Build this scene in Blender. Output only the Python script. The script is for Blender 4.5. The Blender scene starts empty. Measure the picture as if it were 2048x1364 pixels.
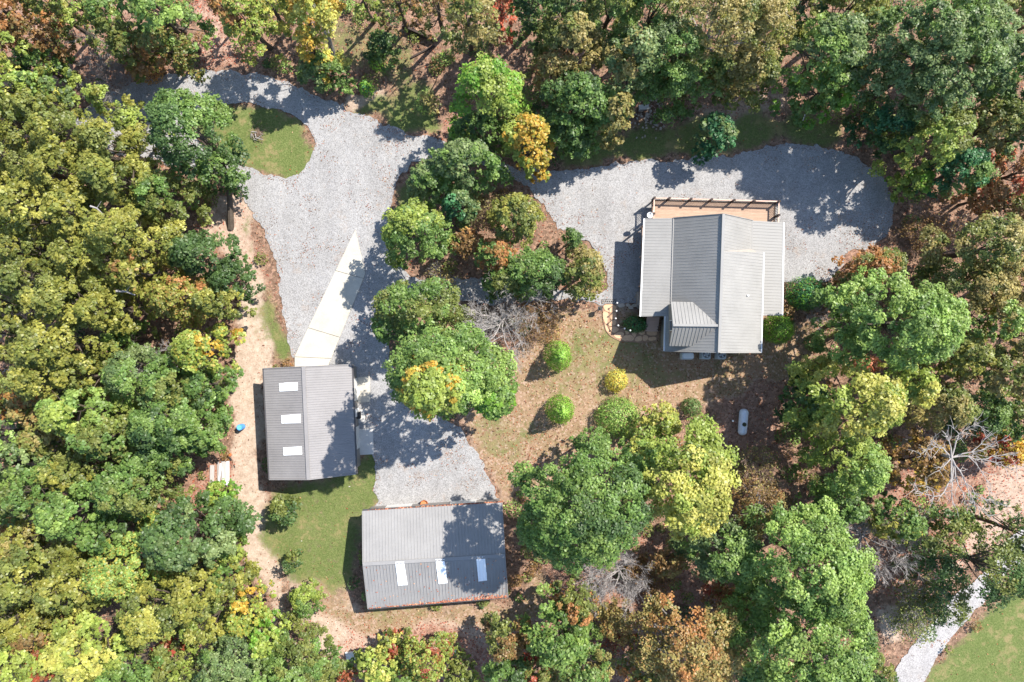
import bpy, bmesh, math, random
import numpy as np
from mathutils import Vector, noise
from mathutils.geometry import tessellate_polygon

# ---------------------------------------------------------------- camera, sky, sun, exposure
SC = bpy.context.scene
COL = SC.collection
CAMH = 68.0
cam_d = bpy.data.cameras.new("aerial_camera")
cam = bpy.data.objects.new("aerial_camera", cam_d)
COL.objects.link(cam)
cam.location = (0, 0, CAMH)
cam_d.sensor_width = 36.0
cam_d.lens = 36.0 * CAMH / 102.4
cam_d.clip_end = 1500
SC.camera = cam
SC.render.resolution_x, SC.render.resolution_y = 1024, 682

SUN_EL, SUN_AZ = math.radians(50), math.atan2(0.62, 0.785)       # azimuth measured from +x towards +y
world = bpy.data.worlds.new("World")
SC.world = world
world.use_nodes = True
nt = world.node_tree
bg = nt.nodes["Background"]
sky = nt.nodes.new("ShaderNodeTexSky")
sky.sky_type = 'NISHITA'
sky.sun_disc = False
sky.sun_elevation = SUN_EL
sky.sun_rotation = math.pi / 2 - SUN_AZ
sky.dust_density = 0.4
nt.links.new(sky.outputs[0], bg.inputs[0])
bg.inputs[1].default_value = 0.15
sun_d = bpy.data.lights.new("sun", 'SUN')
sun_d.energy = 4.9
sun_d.angle = math.radians(0.5)
sun_d.color = (1.0, 0.945, 0.87)
sun = bpy.data.objects.new("sun", sun_d)
COL.objects.link(sun)
sdir = Vector((math.cos(SUN_AZ) * math.cos(SUN_EL), math.sin(SUN_AZ) * math.cos(SUN_EL), math.sin(SUN_EL)))
sun.rotation_euler = sdir.to_track_quat('Z', 'Y').to_euler()
sun.location = sdir * 120
SC.view_settings.view_transform = 'Standard'
SC.view_settings.look = 'None'
SC.view_settings.exposure = 0.97
SC.view_settings.gamma = 1.0
SC.view_settings.use_curve_mapping = False
SC.render.engine = 'CYCLES'
SC.cycles.max_bounces = 6
SC.cycles.diffuse_bounces = 4
SC.cycles.transmission_bounces = 4

RNG = np.random.default_rng(11)
R_ = random.Random(5)


def W(px, py, h=0.0):
    """photo pixel + height above the ground -> place in metres (20 px per metre on the ground)"""
    s = (CAMH - h) / CAMH / 20.0
    return ((px - 1024) * s, (682 - py) * s, h)


# ---------------------------------------------------------------- small helpers
def tag(o, label=None, cat=None, group=None, kind=None):
    if label: o['label'] = label
    if cat: o['category'] = cat
    if group: o['group'] = group
    if kind: o['kind'] = kind
    return o


def thing(name, loc, label, cat, group=None, rot=0.0):
    o = bpy.data.objects.new(name, None)
    o.empty_display_size = 0.2
    COL.objects.link(o)
    o.location = loc
    o.rotation_euler = (0, 0, rot)
    return tag(o, label, cat, group)


def link_mesh(name, me, mat, parent=None):
    if mat and not me.materials: me.materials.append(mat)
    o = bpy.data.objects.new(name, me)
    COL.objects.link(o)
    if parent is not None: o.parent = parent
    return o


def from_lists(name, vs, fs, mat, parent=None, smooth=False):
    """vertices are in world coordinates; the parent only sits on the ground with no rotation"""
    if parent is not None:
        p = parent
        off = Vector((0, 0, 0))
        while p is not None:
            off += p.location
            p = p.parent
        vs = [(v[0] - off.x, v[1] - off.y, v[2] - off.z) for v in vs]
    me = bpy.data.meshes.new(name)
    me.from_pydata(vs, [], fs)
    if smooth:
        me.polygons.foreach_set("use_smooth", [True] * len(me.polygons))
    me.update()
    return link_mesh(name, me, mat, parent)


class MB:
    """collects boxes, prisms and tubes in world coordinates and links them as one mesh"""
    def __init__(s): s.v, s.f = [], []

    def add(s, vs, fs):
        k = len(s.v)
        s.v += [tuple(v) for v in vs]
        s.f += [tuple(i + k for i in f) for f in fs]

    def box(s, c, size, rot=0.0):
        x, y, z = size[0] / 2, size[1] / 2, size[2] / 2
        cs, sn = math.cos(rot), math.sin(rot)
        vs = []
        for dz in (-z, z):
            for dx, dy in ((-x, -y), (x, -y), (x, y), (-x, y)):
                vs.append((c[0] + dx * cs - dy * sn, c[1] + dx * sn + dy * cs, c[2] + dz))
        s.add(vs, [(3, 2, 1, 0), (4, 5, 6, 7), (0, 1, 5, 4), (1, 2, 6, 5), (2, 3, 7, 6), (3, 0, 4, 7)])

    def beam(s, a, b, w, h, up=(0, 0, 1)):
        a, b = Vector(a), Vector(b)
        d = (b - a).normalized()
        u = Vector(up)
        if abs(d.dot(u)) > .99: u = Vector((1, 0, 0))
        sd = d.cross(u).normalized()
        u = sd.cross(d)
        vs = []
        for p in (a, b):
            for i, j in ((-1, -1), (1, -1), (1, 1), (-1, 1)):
                vs.append(p + sd * (i * w / 2) + u * (j * h / 2))
        s.add(vs, [(3, 2, 1, 0), (4, 5, 6, 7), (0, 1, 5, 4), (1, 2, 6, 5), (2, 3, 7, 6), (3, 0, 4, 7)])

    def tube(s, pts, rad, n=8, cap=True):
        pts = [Vector(p) for p in pts]
        if not hasattr(rad, '__len__'): rad = [rad] * len(pts)
        vs, fs = [], []
        ref = Vector((0.31, 0.17, 0.93))
        for i, p in enumerate(pts):
            d = (pts[min(i + 1, len(pts) - 1)] - pts[max(i - 1, 0)])
            d = d.normalized() if d.length > 1e-9 else Vector((0, 0, 1))
            u = d.cross(ref)
            if u.length < 1e-3: u = d.cross(Vector((1, 0, 0)))
            u.normalize()
            w = d.cross(u)
            for k in range(n):
                t = 2 * math.pi * k / n
                vs.append(p + (u * math.cos(t) + w * math.sin(t)) * rad[i])
        for i in range(len(pts) - 1):
            for k in range(n):
                a, b = i * n + k, i * n + (k + 1) % n
                fs.append((a, b, b + n, a + n))
        if cap:
            fs.append(tuple(range(n))[::-1])
            fs.append(tuple(range((len(pts) - 1) * n, len(pts) * n)))
        s.add(vs, fs)

    def prism(s, poly, z0, z1):
        """vertical prism over a 2-D polygon (counter-clockwise)"""
        n = len(poly)
        vs = [(p[0], p[1], z0) for p in poly] + [(p[0], p[1], z1) for p in poly]
        fs = [tuple(range(n))[::-1], tuple(range(n, 2 * n))]
        for k in range(n):
            j = (k + 1) % n
            fs.append((k, j, j + n, k + n))
        s.add(vs, fs)

    def slab3(s, poly, th):
        """3-D polygon given thickness downwards"""
        n = len(poly)
        a = sum(poly[i][0] * poly[(i + 1) % n][1] - poly[(i + 1) % n][0] * poly[i][1] for i in range(n))
        if a < 0: poly = poly[::-1]
        vs = [tuple(p) for p in poly] + [(p[0], p[1], p[2] - th) for p in poly]
        fs = [tuple(range(n)), tuple(range(n, 2 * n))[::-1]]
        for k in range(n):
            j = (k + 1) % n
            fs.append((k, k + n, j + n, j))
        s.add(vs, fs)

    def build(s, name, mat, parent=None, smooth=False):
        return from_lists(name, s.v, s.f, mat, parent, smooth)


# ---------------------------------------------------------------- materials
def lin(c):
    c = [x / 255 for x in c]
    return tuple(x / 12.92 if x <= .04045 else ((x + .055) / 1.055) ** 2.4 for x in c)


def new_mat(name, rough=.8, spec=.3):
    m = bpy.data.materials.new(name)
    m.use_nodes = True
    b = m.node_tree.nodes["Principled BSDF"]
    b.inputs["Roughness"].default_value = rough
    b.inputs["Specular IOR Level"].default_value = spec
    return m, m.node_tree, b


def N(nt, t, **kw):
    n = nt.nodes.new(t)
    for k, v in kw.items():
        if k in n.inputs.keys(): n.inputs[k].default_value = v
        else: setattr(n, k, v)
    return n


def noise_tex(nt, coord, scale, detail=3, rough=.6):
    n = N(nt, "ShaderNodeTexNoise", Scale=scale, Detail=detail, Roughness=rough)
    nt.links.new(coord, n.inputs["Vector"])
    return n.outputs["Fac"]


def ramp(nt, fac, stops):
    n = nt.nodes.new("ShaderNodeValToRGB")
    e = n.color_ramp.elements
    while len(e) < len(stops): e.new(.5)
    for i, (p, c) in enumerate(stops):
        e[i].position = p
        e[i].color = (*c, 1)
    nt.links.new(fac, n.inputs[0])
    return n.outputs[0]


def mixc(nt, f, a, b, mode='MIX'):
    n = nt.nodes.new("ShaderNodeMix")
    n.data_type = 'RGBA'
    n.blend_type = mode
    for k, v in ((0, f), (6, a), (7, b)):
        if isinstance(v, (int, float)): n.inputs[k].default_value = v
        elif isinstance(v, tuple): n.inputs[k].default_value = (*v, 1)
        else: nt.links.new(v, n.inputs[k])
    return n.outputs[2]


def maprange(nt, v, a, b, c=0.0, d=1.0):
    n = nt.nodes.new("ShaderNodeMapRange")
    n.interpolation_type = 'SMOOTHSTEP'
    nt.links.new(v, n.inputs[0])
    for i, x in enumerate((a, b, c, d)): n.inputs[i + 1].default_value = x
    return n.outputs[0]


def math_n(nt, op, a, b=None):
    n = nt.nodes.new("ShaderNodeMath")
    n.operation = op
    for i, v in enumerate((a, b)):
        if v is None: continue
        if isinstance(v, (int, float)): n.inputs[i].default_value = v
        else: nt.links.new(v, n.inputs[i])
    return n.outputs[0]


def bump(nt, b, h, strength, dist):
    n = N(nt, "ShaderNodeBump", Strength=strength, Distance=dist)
    nt.links.new(h, n.inputs["Height"])
    nt.links.new(n.outputs[0], b.inputs["Normal"])


def geo_pos(nt):
    return nt.nodes.new("ShaderNodeNewGeometry").outputs["Position"]


def simple_mat(name, col, rough=.7, spec=.3, var=.12, scale=3.0, fine=30.0, metallic=0.0):
    m, nt, b = new_mat(name, rough, spec)
    co = geo_pos(nt)
    f = math_n(nt, 'ADD', math_n(nt, 'MULTIPLY', noise_tex(nt, co, scale, 4), .6),
               math_n(nt, 'MULTIPLY', noise_tex(nt, co, fine, 2), .4))
    lo = tuple(c * (1 - var) for c in col)
    hi = tuple(min(c * (1 + var), 1) for c in col)
    nt.links.new(ramp(nt, f, [(.3, lo), (.7, hi)]), b.inputs["Base Color"])
    b.inputs["Metallic"].default_value = metallic
    return m


def make_ground_mat():
    m, nt, b = new_mat("ground_mat", .95, .1)
    co = geo_pos(nt)
    at = nt.nodes.new("ShaderNodeAttribute")
    at.attribute_name = "zone"
    sep = nt.nodes.new("ShaderNodeSeparateColor")
    nt.links.new(at.outputs["Color"], sep.inputs[0])
    g, t, l = sep.outputs[0], sep.outputs[1], sep.outputs[2]
    n_big = noise_tex(nt, co, .35, 4)
    n_mid = noise_tex(nt, co, 1.3, 5, .65)
    n_fine = noise_tex(nt, co, 6.5, 4, .75)
    n_tiny = noise_tex(nt, co, 22, 2, .7)
    vo = N(nt, "ShaderNodeTexVoronoi", Scale=4.2)
    nt.links.new(co, vo.inputs["Vector"])
    sv = nt.nodes.new("ShaderNodeSeparateColor")
    nt.links.new(vo.outputs["Color"], sv.inputs[0])
    # leaf litter: every cell a leaf-coloured fleck
    litter = ramp(nt, sv.outputs[0], [(0, (.085, .05, .035)), (.35, (.20, .12, .082)), (.7, (.34, .21, .15)), (1, (.42, .25, .17))])
    soil = ramp(nt, n_mid, [(.3, (.10, .07, .045)), (.7, (.30, .19, .13))])
    litter = mixc(nt, maprange(nt, n_fine, .40, .60), soil, litter)
    red = ramp(nt, sv.outputs[1], [(0, (.20, .10, .075)), (.5, (.40, .22, .16)), (1, (.52, .33, .25))])
    litter = mixc(nt, math_n(nt, 'MULTIPLY', l, .8), litter, red)
    tan = ramp(nt, math_n(nt, 'ADD', math_n(nt, 'MULTIPLY', n_fine, .45), math_n(nt, 'MULTIPLY', noise_tex(nt, co, 1.9, 6, .62), .55)), [(.28, (.22, .15, .10)), (.42, (.385, .29, .215)), (.56, (.50, .39, .30)), (.70, (.61, .505, .41))])
    tan = mixc(nt, math_n(nt, 'MULTIPLY', l, .4), tan, red)
    gr = ramp(nt, n_fine, [(.25, (.062, .09, .022)), (.5, (.125, .158, .048)), (.75, (.21, .225, .085))])
    gr = mixc(nt, math_n(nt, 'MULTIPLY', maprange(nt, math_n(nt, 'ADD', n_mid, math_n(nt, 'MULTIPLY', math_n(nt, 'SUBTRACT', n_big, .5), .9)), .50, .76), .65), gr, (.29, .215, .11))
    # dry mown yard: brown thatch flecked with pale dead leaves
    dry = ramp(nt, math_n(nt, 'ADD', math_n(nt, 'MULTIPLY', n_fine, .6), math_n(nt, 'MULTIPLY', n_mid, .4)),
               [(.3, (.13, .085, .045)), (.46, (.25, .17, .095)), (.58, (.34, .235, .145)), (.72, (.45, .33, .23))])
    vd = N(nt, "ShaderNodeTexVoronoi", Scale=5.5)
    nt.links.new(co, vd.inputs["Vector"])
    sd = nt.nodes.new("ShaderNodeSeparateColor")
    nt.links.new(vd.outputs["Color"], sd.inputs[0])
    dry = mixc(nt, math_n(nt, 'MULTIPLY', maprange(nt, sd.outputs[0], .72, .9), .55), dry, (.52, .38, .30))
    dry = mixc(nt, math_n(nt, 'MULTIPLY', maprange(nt, sd.outputs[1], .80, .95), .5), dry, (.13, .15, .05))
    dry = mixc(nt, math_n(nt, 'MULTIPLY', maprange(nt, n_big, .42, .62), .35), dry, (.36, .22, .16))
    fd = math_n(nt, 'ADD', at.outputs["Alpha"], math_n(nt, 'MULTIPLY', math_n(nt, 'SUBTRACT', n_mid, .5), .8))
    tan = mixc(nt, maprange(nt, fd, .2, .7), tan, dry)
    ft = math_n(nt, 'ADD', t, math_n(nt, 'MULTIPLY', math_n(nt, 'SUBTRACT', n_mid, .5), 1.1))
    col = mixc(nt, maprange(nt, ft, .25, .75), litter, tan)
    fg = math_n(nt, 'ADD', g, math_n(nt, 'ADD', math_n(nt, 'MULTIPLY', math_n(nt, 'SUBTRACT', n_mid, .5), 1.3),
                                     math_n(nt, 'MULTIPLY', math_n(nt, 'SUBTRACT', n_fine, .5), .7)))
    col = mixc(nt, maprange(nt, fg, .25, .8), col, gr)
    col = mixc(nt, .35, col, ramp(nt, n_tiny, [(.3, (.35, .35, .35)), (.7, (.65, .65, .65))]), 'OVERLAY')
    col = mixc(nt, .25, col, ramp(nt, n_big, [(.35, (.4, .4, .4)), (.65, (.6, .6, .6))]), 'OVERLAY')
    nt.links.new(col, b.inputs["Base Color"])
    bump(nt, b, math_n(nt, 'ADD', n_fine, n_tiny), .6, .12)
    return m


def make_gravel_mat(name, light, warm=0.0):
    m, nt, b = new_mat(name, .9, .2)
    co = geo_pos(nt)
    v1 = N(nt, "ShaderNodeTexVoronoi", Scale=15.0)
    nt.links.new(co, v1.inputs["Vector"])
    s1 = nt.nodes.new("ShaderNodeSeparateColor")
    nt.links.new(v1.outputs["Color"], s1.inputs[0])
    big = noise_tex(nt, co, .28, 4, .6)
    mid = noise_tex(nt, co, 2.2, 5, .7)
    a = tuple(c * light for c in (.41 + warm, .40, .39))
    c2 = tuple(c * light for c in (.51 + warm, .50, .49))
    d = tuple(c * light for c in (.63 + warm, .615, .60))
    col = ramp(nt, s1.outputs[0], [(0, tuple(x * .8 for x in a)), (.15, a), (.55, c2), (1, d)])
    col = mixc(nt, .35, col, ramp(nt, mid, [(.3, (.36, .36, .36)), (.7, (.64, .64, .64))]), 'OVERLAY')
    col = mixc(nt, .5, col, ramp(nt, big, [(.3, (.40, .39, .38)), (.7, (.60, .60, .605))]), 'OVERLAY')
    # faint wheel tracks and damp bands, then scattered earth showing through
    mp = nt.nodes.new("ShaderNodeMapping")
    mp.inputs["Rotation"].default_value = (0, 0, .5)
    mp.inputs["Scale"].default_value = (.9, .16, 1)
    nt.links.new(co, mp.inputs[0])
    band = noise_tex(nt, mp.outputs[0], 1.0, 3, .5)
    col = mixc(nt, .4, col, ramp(nt, band, [(.35, (.43, .43, .435)), (.65, (.56, .56, .555))]), 'OVERLAY')
    dirt = maprange(nt, noise_tex(nt, co, .5, 7, .75), .56, .70)
    col = mixc(nt, math_n(nt, 'MULTIPLY', dirt, .5), col, (.27, .20, .15))
    nt.links.new(col, b.inputs["Base Color"])
    bump(nt, b, v1.outputs["Distance"], .5, .03)
    return m


def make_leaf_mat():
    m, nt, b = new_mat("leaf_mat", .45, .4)
    at = nt.nodes.new("ShaderNodeAttribute")
    at.attribute_name = "tint"
    nt.links.new(at.outputs["Color"], b.inputs["Base Color"])
    tr = nt.nodes.new("ShaderNodeBsdfTranslucent")
    hs = N(nt, "ShaderNodeHueSaturation", Saturation=1.1, Value=1.15)
    nt.links.new(at.outputs["Color"], hs.inputs["Color"])
    nt.links.new(hs.outputs[0], tr.inputs[0])
    mx = nt.nodes.new("ShaderNodeMixShader")
    mx.inputs[0].default_value = .38
    nt.links.new(b.outputs[0], mx.inputs[1])
    nt.links.new(tr.outputs[0], mx.inputs[2])
    nt.links.new(mx.outputs[0], nt.nodes["Material Output"].inputs[0])
    return m


def make_tint_mat(name, rough=.85):
    m, nt, b = new_mat(name, rough, .15)
    at = nt.nodes.new("ShaderNodeAttribute")
    at.attribute_name = "tint"
    nt.links.new(at.outputs["Color"], b.inputs["Base Color"])
    return m


def make_wood_mat(name, c0, c1, stretch=(1.5, 14, 14)):
    m, nt, b = new_mat(name, .75, .2)
    co = geo_pos(nt)
    mp = nt.nodes.new("ShaderNodeMapping")
    mp.inputs["Scale"].default_value = stretch
    nt.links.new(co, mp.inputs[0])
    f = noise_tex(nt, mp.outputs[0], 1.0, 5, .65)
    oi = nt.nodes.new("ShaderNodeObjectInfo")
    f2 = math_n(nt, 'ADD', f, math_n(nt, 'MULTIPLY', math_n(nt, 'SUBTRACT', oi.outputs["Random"], .5), .25))
    nt.links.new(ramp(nt, f2, [(.25, c0), (.75, c1)]), b.inputs["Base Color"])
    bump(nt, b, f, .3, .01)
    return m


def make_roof_mat(name, col, rough=.6):
    m, nt, b = new_mat(name, rough, .35)
    co = geo_pos(nt)
    f = math_n(nt, 'ADD', math_n(nt, 'MULTIPLY', noise_tex(nt, co, .5, 6, .65), .65), math_n(nt, 'MULTIPLY', noise_tex(nt, co, 7, 4, .7), .35))
    c = ramp(nt, f, [(.3, tuple(x * .84 for x in col)), (.7, tuple(x * 1.12 for x in col))])
    spots = maprange(nt, noise_tex(nt, co, 3.2, 6, .8), .60, .74)     # dust and leaf stains
    c = mixc(nt, math_n(nt, 'MULTIPLY', spots, .35), c, (.13, .105, .085))
    nt.links.new(c, b.inputs["Base Color"])
    nt.links.new(maprange(nt, f, .3, .7, rough - .08, rough + .14), b.inputs["Roughness"])
    return m


M = dict(
    ground=make_ground_mat(),
    gravel=make_gravel_mat("gravel_mat", .57),
    road=make_gravel_mat("pale_road_mat", .66, .01),
    leaf=make_leaf_mat(),
    litter=make_tint_mat("fallen_leaf_mat"),
    bark=simple_mat("bark_mat", (.10, .08, .062), .9, .1, .4, 3, 14),
    greybark=simple_mat("grey_bark_mat", (.30, .275, .26), .9, .1, .3, 3, 14),
    palebark=simple_mat("pale_bark_mat", (.56, .53, .51), .85, .1, .2, 3, 14),
    whitebark=simple_mat("white_bark_mat", (.36, .33, .305), .85, .1, .35, 3, 14),
    brownbark=simple_mat("brown_bark_mat", (.24, .165, .125), .9, .1, .35, 3, 14),
    concrete=simple_mat("concrete_mat", (.455, .425, .36), .85, .2, .16, .7, 7),
    old_concrete=simple_mat("worn_concrete_mat", (.52, .50, .465), .9, .2, .12, 2, 14),
    house_roof=make_roof_mat("house_roof_mat", (.262, .254, .238)),
    shed_roof=make_roof_mat("shed_roof_mat", (.243, .230, .224)),
    barn_roof=make_roof_mat("barn_roof_mat", (.25, .243, .236)),
    trim=simple_mat("pale_trim_mat", (.62, .62, .61), .5, .4, .05),
    dark_trim=simple_mat("dark_trim_mat", (.07, .065, .065), .5, .4, .15),
    shed_wall=simple_mat("shed_wall_mat", (.23, .215, .20), .6, .3, .08),
    house_wall=simple_mat("house_wall_mat", (.30, .27, .235), .7, .3, .1),
    skylight=simple_mat("skylight_mat", (.92, .94, .95), .25, .5, .03, 1.0),
    door=simple_mat("door_mat", (.62, .61, .58), .5, .4, .04),
    glass=simple_mat("window_glass_mat", (.03, .04, .05), .08, .7, .1),
    deck=make_wood_mat("deck_wood_mat", (.30, .20, .14), (.48, .335, .24)),
    pale_wood=make_wood_mat("pale_rail_mat", (.50, .33, .25), (.68, .48, .38)),
    dark_wood=make_wood_mat("dark_wood_mat", (.035, .026, .022), (.085, .062, .052)),
    grey_wood=make_wood_mat("grey_board_mat", (.30, .27, .25), (.46, .42, .40), (14, 1.5, 14)),
    white_paint=simple_mat("white_paint_mat", (.80, .80, .79), .5, .4, .05),
    black_metal=simple_mat("black_metal_mat", (.025, .025, .027), .45, .5, .2),
    pale_metal=simple_mat("pale_metal_mat", (.55, .57, .58), .45, .5, .07),
    tank=simple_mat("tank_paint_mat", (.64, .66, .70), .4, .5, .12, 5, 20),
    rust=simple_mat("rust_mat", (.36, .11, .035), .85, .2, .35, 6, 25),
    rust_in=simple_mat("rust_pale_mat", (.50, .20, .085), .85, .2, .3, 6, 25),
    blue=simple_mat("blue_plastic_mat", (.06, .27, .62), .4, .5, .06),
    blue_lid=simple_mat("pale_blue_plastic_mat", (.13, .42, .72), .4, .5, .06),
    flag=simple_mat("flagstone_mat", (.58, .37, .23), .85, .2, .22, 2.5, 14),
    stone=simple_mat("wall_stone_mat", (.40, .34, .28), .9, .2, .25, 3, 14),
    moss_dark=simple_mat("dark_lid_mat", (.055, .06, .035), .7, .2, .3),
    orange=simple_mat("orange_plastic_mat", (.65, .17, .06), .5, .4, .1),
    soil=simple_mat("soil_joint_mat", (.30, .19, .125), .95, .1, .25, 3, 16),
)


# ---------------------------------------------------------------- polygons, masks
def smooth_poly(pts, it=2, closed=True):
    for _ in range(it):
        q = []
        n = len(pts)
        for i in range(n):
            a, b = pts[i], pts[(i + 1) % n]
            q += [(a[0] * .75 + b[0] * .25, a[1] * .75 + b[1] * .25), (a[0] * .25 + b[0] * .75, a[1] * .25 + b[1] * .75)]
        pts = q
    return pts


def ragged(px, amp=.18, step=.28, it=2, seed=0.0):
    p = smooth_poly([W(x, y)[:2] for x, y in px], it)
    out = []
    for i in range(len(p)):
        a, b = Vector((*p[i], 0)), Vector((*p[(i + 1) % len(p)], 0))
        d = (b - a).length
        for k in range(max(1, int(d / step))):
            q = a.lerp(b, k / max(1, int(d / step)))
            nx = noise.noise((q.x * .9 + seed, q.y * .9, 1.7)) * 1.3 + noise.noise((q.x * 3.1, q.y * 3.1, seed)) * .6
            ny = noise.noise((q.x * .9, q.y * .9 + seed, 9.7)) * 1.3 + noise.noise((q.x * 3.1, q.y * 3.1, seed + 5)) * .8
            out.append((q.x + nx * amp, q.y + ny * amp))
    return out


def inside(poly, x, y):
    r = np.zeros(x.shape, bool)
    n = len(poly)
    for i in range(n):
        x0, y0 = poly[i]
        x1, y1 = poly[(i + 1) % n]
        if y0 == y1: continue
        c = ((y0 > y) != (y1 > y)) & (x < (x1 - x0) * (y - y0) / (y1 - y0) + x0)
        r ^= c
    return r


def pxpoly(px): return [W(x, y)[:2] for x, y in px]


def vnoise(x, y, s, seed):
    """value noise for numpy arrays"""
    g = np.random.default_rng(seed).random((257, 257))
    u, v = (x * s) % 256, (y * s) % 256
    i, j = u.astype(int), v.astype(int)
    fu, fv = u - i, v - j
    fu, fv = fu * fu * (3 - 2 * fu), fv * fv * (3 - 2 * fv)
    return (g[i, j] * (1 - fu) + g[i + 1, j] * fu) * (1 - fv) + (g[i, j + 1] * (1 - fu) + g[i + 1, j + 1] * fu) * fv


def flat_sheet(name, loops, z, mat, parent=None):
    bm = bmesh.new()
    es = []
    for lp in loops:
        vs = [bm.verts.new((p[0], p[1], z)) for p in lp]
        for i in range(len(vs)):
            try: es.append(bm.edges.new((vs[i], vs[(i + 1) % len(vs)])))
            except ValueError: pass
    bmesh.ops.triangle_fill(bm, use_beauty=True, use_dissolve=False, edges=es, normal=(0, 0, 1))
    for f in bm.faces:
        if f.normal.z < 0: f.normal_flip()
    me = bpy.data.meshes.new(name)
    bm.to_mesh(me)
    bm.free()
    return link_mesh(name, me, mat, parent)


# gravel outline and its islands, in photo pixels
GRAVEL = [(120, 250), (200, 195), (270, 165), (330, 150), (400, 143), (470, 145), (520, 150), (580, 166), (640, 195), (700, 222),
          (760, 246), (820, 268), (880, 282), (950, 300), (1010, 328), (1060, 340), (1120, 344), (1190, 334), (1270, 318), (1340, 322),
          (1400, 316), (1450, 314), (1500, 300), (1560, 285), (1640, 293), (1700, 310), (1752, 340), (1782, 385), (1786, 430),
          (1776, 480), (1740, 496), (1700, 500), (1690, 530), (1660, 562), (1600, 560), (1560, 560), (1540, 640), (1330, 640), (1290, 610),
          (1235, 608), (1200, 607), (1150, 600), (1080, 596), (1000, 612), (930, 600), (860, 592), (800, 600), (780, 640), (775, 700),
          (790, 780), (840, 830), (890, 832), (925, 860), (955, 900), (975, 950), (990, 985), (1000, 1040), (900, 1060), (752, 1040), (752, 990),
          (750, 940), (752, 906), (720, 906), (640, 900), (640, 760), (590, 725), (578, 690), (568, 640), (560, 570), (545, 500),
          (522, 450), (495, 405), (480, 372), (440, 348), (380, 335), (300, 320), (200, 300)]
ISLAND = [(395, 222), (430, 207), (480, 204), (530, 211), (580, 229), (618, 252), (632, 285), (622, 325), (595, 350), (560, 355),
          (515, 343), (470, 325), (420, 302), (385, 275), (380, 245)]
WOODISLE = [(800, 348), (835, 322), (880, 308), (940, 318), (1000, 345), (1050, 372), (1085, 400), (1108, 455), (1150, 470), (1188, 490),
            (1210, 530), (1216, 585), (1160, 582), (1060, 566), (930, 556), (850, 556), (802, 545), (775, 480), (782, 400)]
ROAD = [(1768, 1400), (1795, 1330), (1830, 1280), (1875, 1235), (1905, 1190), (1950, 1165), (1990, 1120), (2060, 1030), (2110, 980),
        (2130, 1040), (2060, 1105), (2010, 1150), (1958, 1212), (1920, 1252), (1880, 1305), (1825, 1400)]

ZG = [  # greener lawn zones (photo pixels, strength)
    (ISLAND, .95),
    ([(540, 985), (600, 965), (740, 905), (760, 930), (750, 1010), (720, 1060), (715, 1180), (650, 1175), (570, 1160), (530, 1100), (525, 1030)], .80),
    ([(560, 600), (575, 700), (588, 725), (545, 728), (525, 690), (535, 620)], .85),
    ([(470, 395), (500, 430), (540, 520), (565, 600), (545, 600), (520, 500), (485, 430)], .6),
    ([(690, 215), (740, 200), (800, 190), (860, 210), (890, 250), (860, 270), (780, 250)], .9),
    ([(790, 140), (860, 150), (870, 210), (820, 220)], .7),
    ([(1110, 335), (1110, 290), (1250, 250), (1350, 240), (1500, 220), (1680, 240), (1700, 300), (1560, 280), (1450, 312), (1300, 322)], .75),
    ([(790, 380), (830, 340), (850, 380), (820, 450), (785, 430)], .8),
    ([(1850, 1400), (1900, 1300), (1970, 1215), (2080, 1100), (2120, 1100), (2120, 1400)], .95),
    ([(1960, 1250), (2060, 1200), (2060, 1400), (1900, 1400)], .75),
    ([(1190, 640), (1250, 690), (1210, 740), (1120, 710)], .55),
    ([(1040, 730), (1180, 720), (1300, 760), (1250, 800), (1080, 790)], .42),
    ([(930, 850), (1000, 830), (1080, 870), (1040, 940), (970, 920)], .48),
    ([(1240, 620), (1290, 620), (1320, 720), (1400, 740), (1330, 770), (1240, 740)], .5),
    ([(720, 1200), (900, 1215), (1000, 1205), (900, 1240), (740, 1245)], .45),
    ([(620, 30), (760, 60), (860, 100), (780, 170), (680, 130)], .55),
    ([(480, 590), (540, 600), (530, 700), (500, 690)], .35),
]
ZT = [  # dry tan ground
    ([(420, 395), (490, 400), (520, 470), (550, 560), (545, 640), (530, 725), (525, 960), (530, 1100), (560, 1200), (600, 1260), (540, 1250),
      (490, 1120), (470, 1000), (455, 900), (470, 760), (480, 640), (500, 560), (420, 470)], .95),
    ([(600, 1200), (700, 1200), (760, 1230), (1010, 1210), (1130, 1150), (1100, 1230), (1000, 1290), (850, 1260), (720, 1320), (620, 1290)], .8),
    ([(930, 840), (1030, 700), (1130, 620), (1250, 650), (1330, 760), (1480, 720), (1420, 800), (1300, 840), (1250, 900), (1130, 960),
      (1000, 980), (960, 900)], .62),
    ([(540, 985), (740, 905), (760, 1010), (720, 1060), (715, 1210), (600, 1230), (530, 1100)], .6),
    ([(1740, 1250), (1860, 1180), (1990, 950), (2060, 900), (2060, 1010), (1900, 1180), (1800, 1310)], .75),
    ([(700, 170), (760, 180), (780, 220), (690, 215)], .7),
    ([(1190, 610), (1250, 600), (1330, 640), (1330, 720), (1200, 680)], .6),
    ([(1350, 235), (1400, 200), (1560, 180), (1600, 210), (1420, 300), (1330, 300)], .5),
    ([(1280, 705), (1620, 640), (1640, 700), (1480, 790), (1320, 780)], .7),
    ([(1850, 1400), (1970, 1215), (2120, 1100), (2120, 1400)], .7),
    (ISLAND, .5),
    ([(490, 245), (540, 250), (545, 295), (500, 290)], 1.0),
    ([(390, 0), (450, 0), (470, 100), (400, 130)], .5),
]
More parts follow.
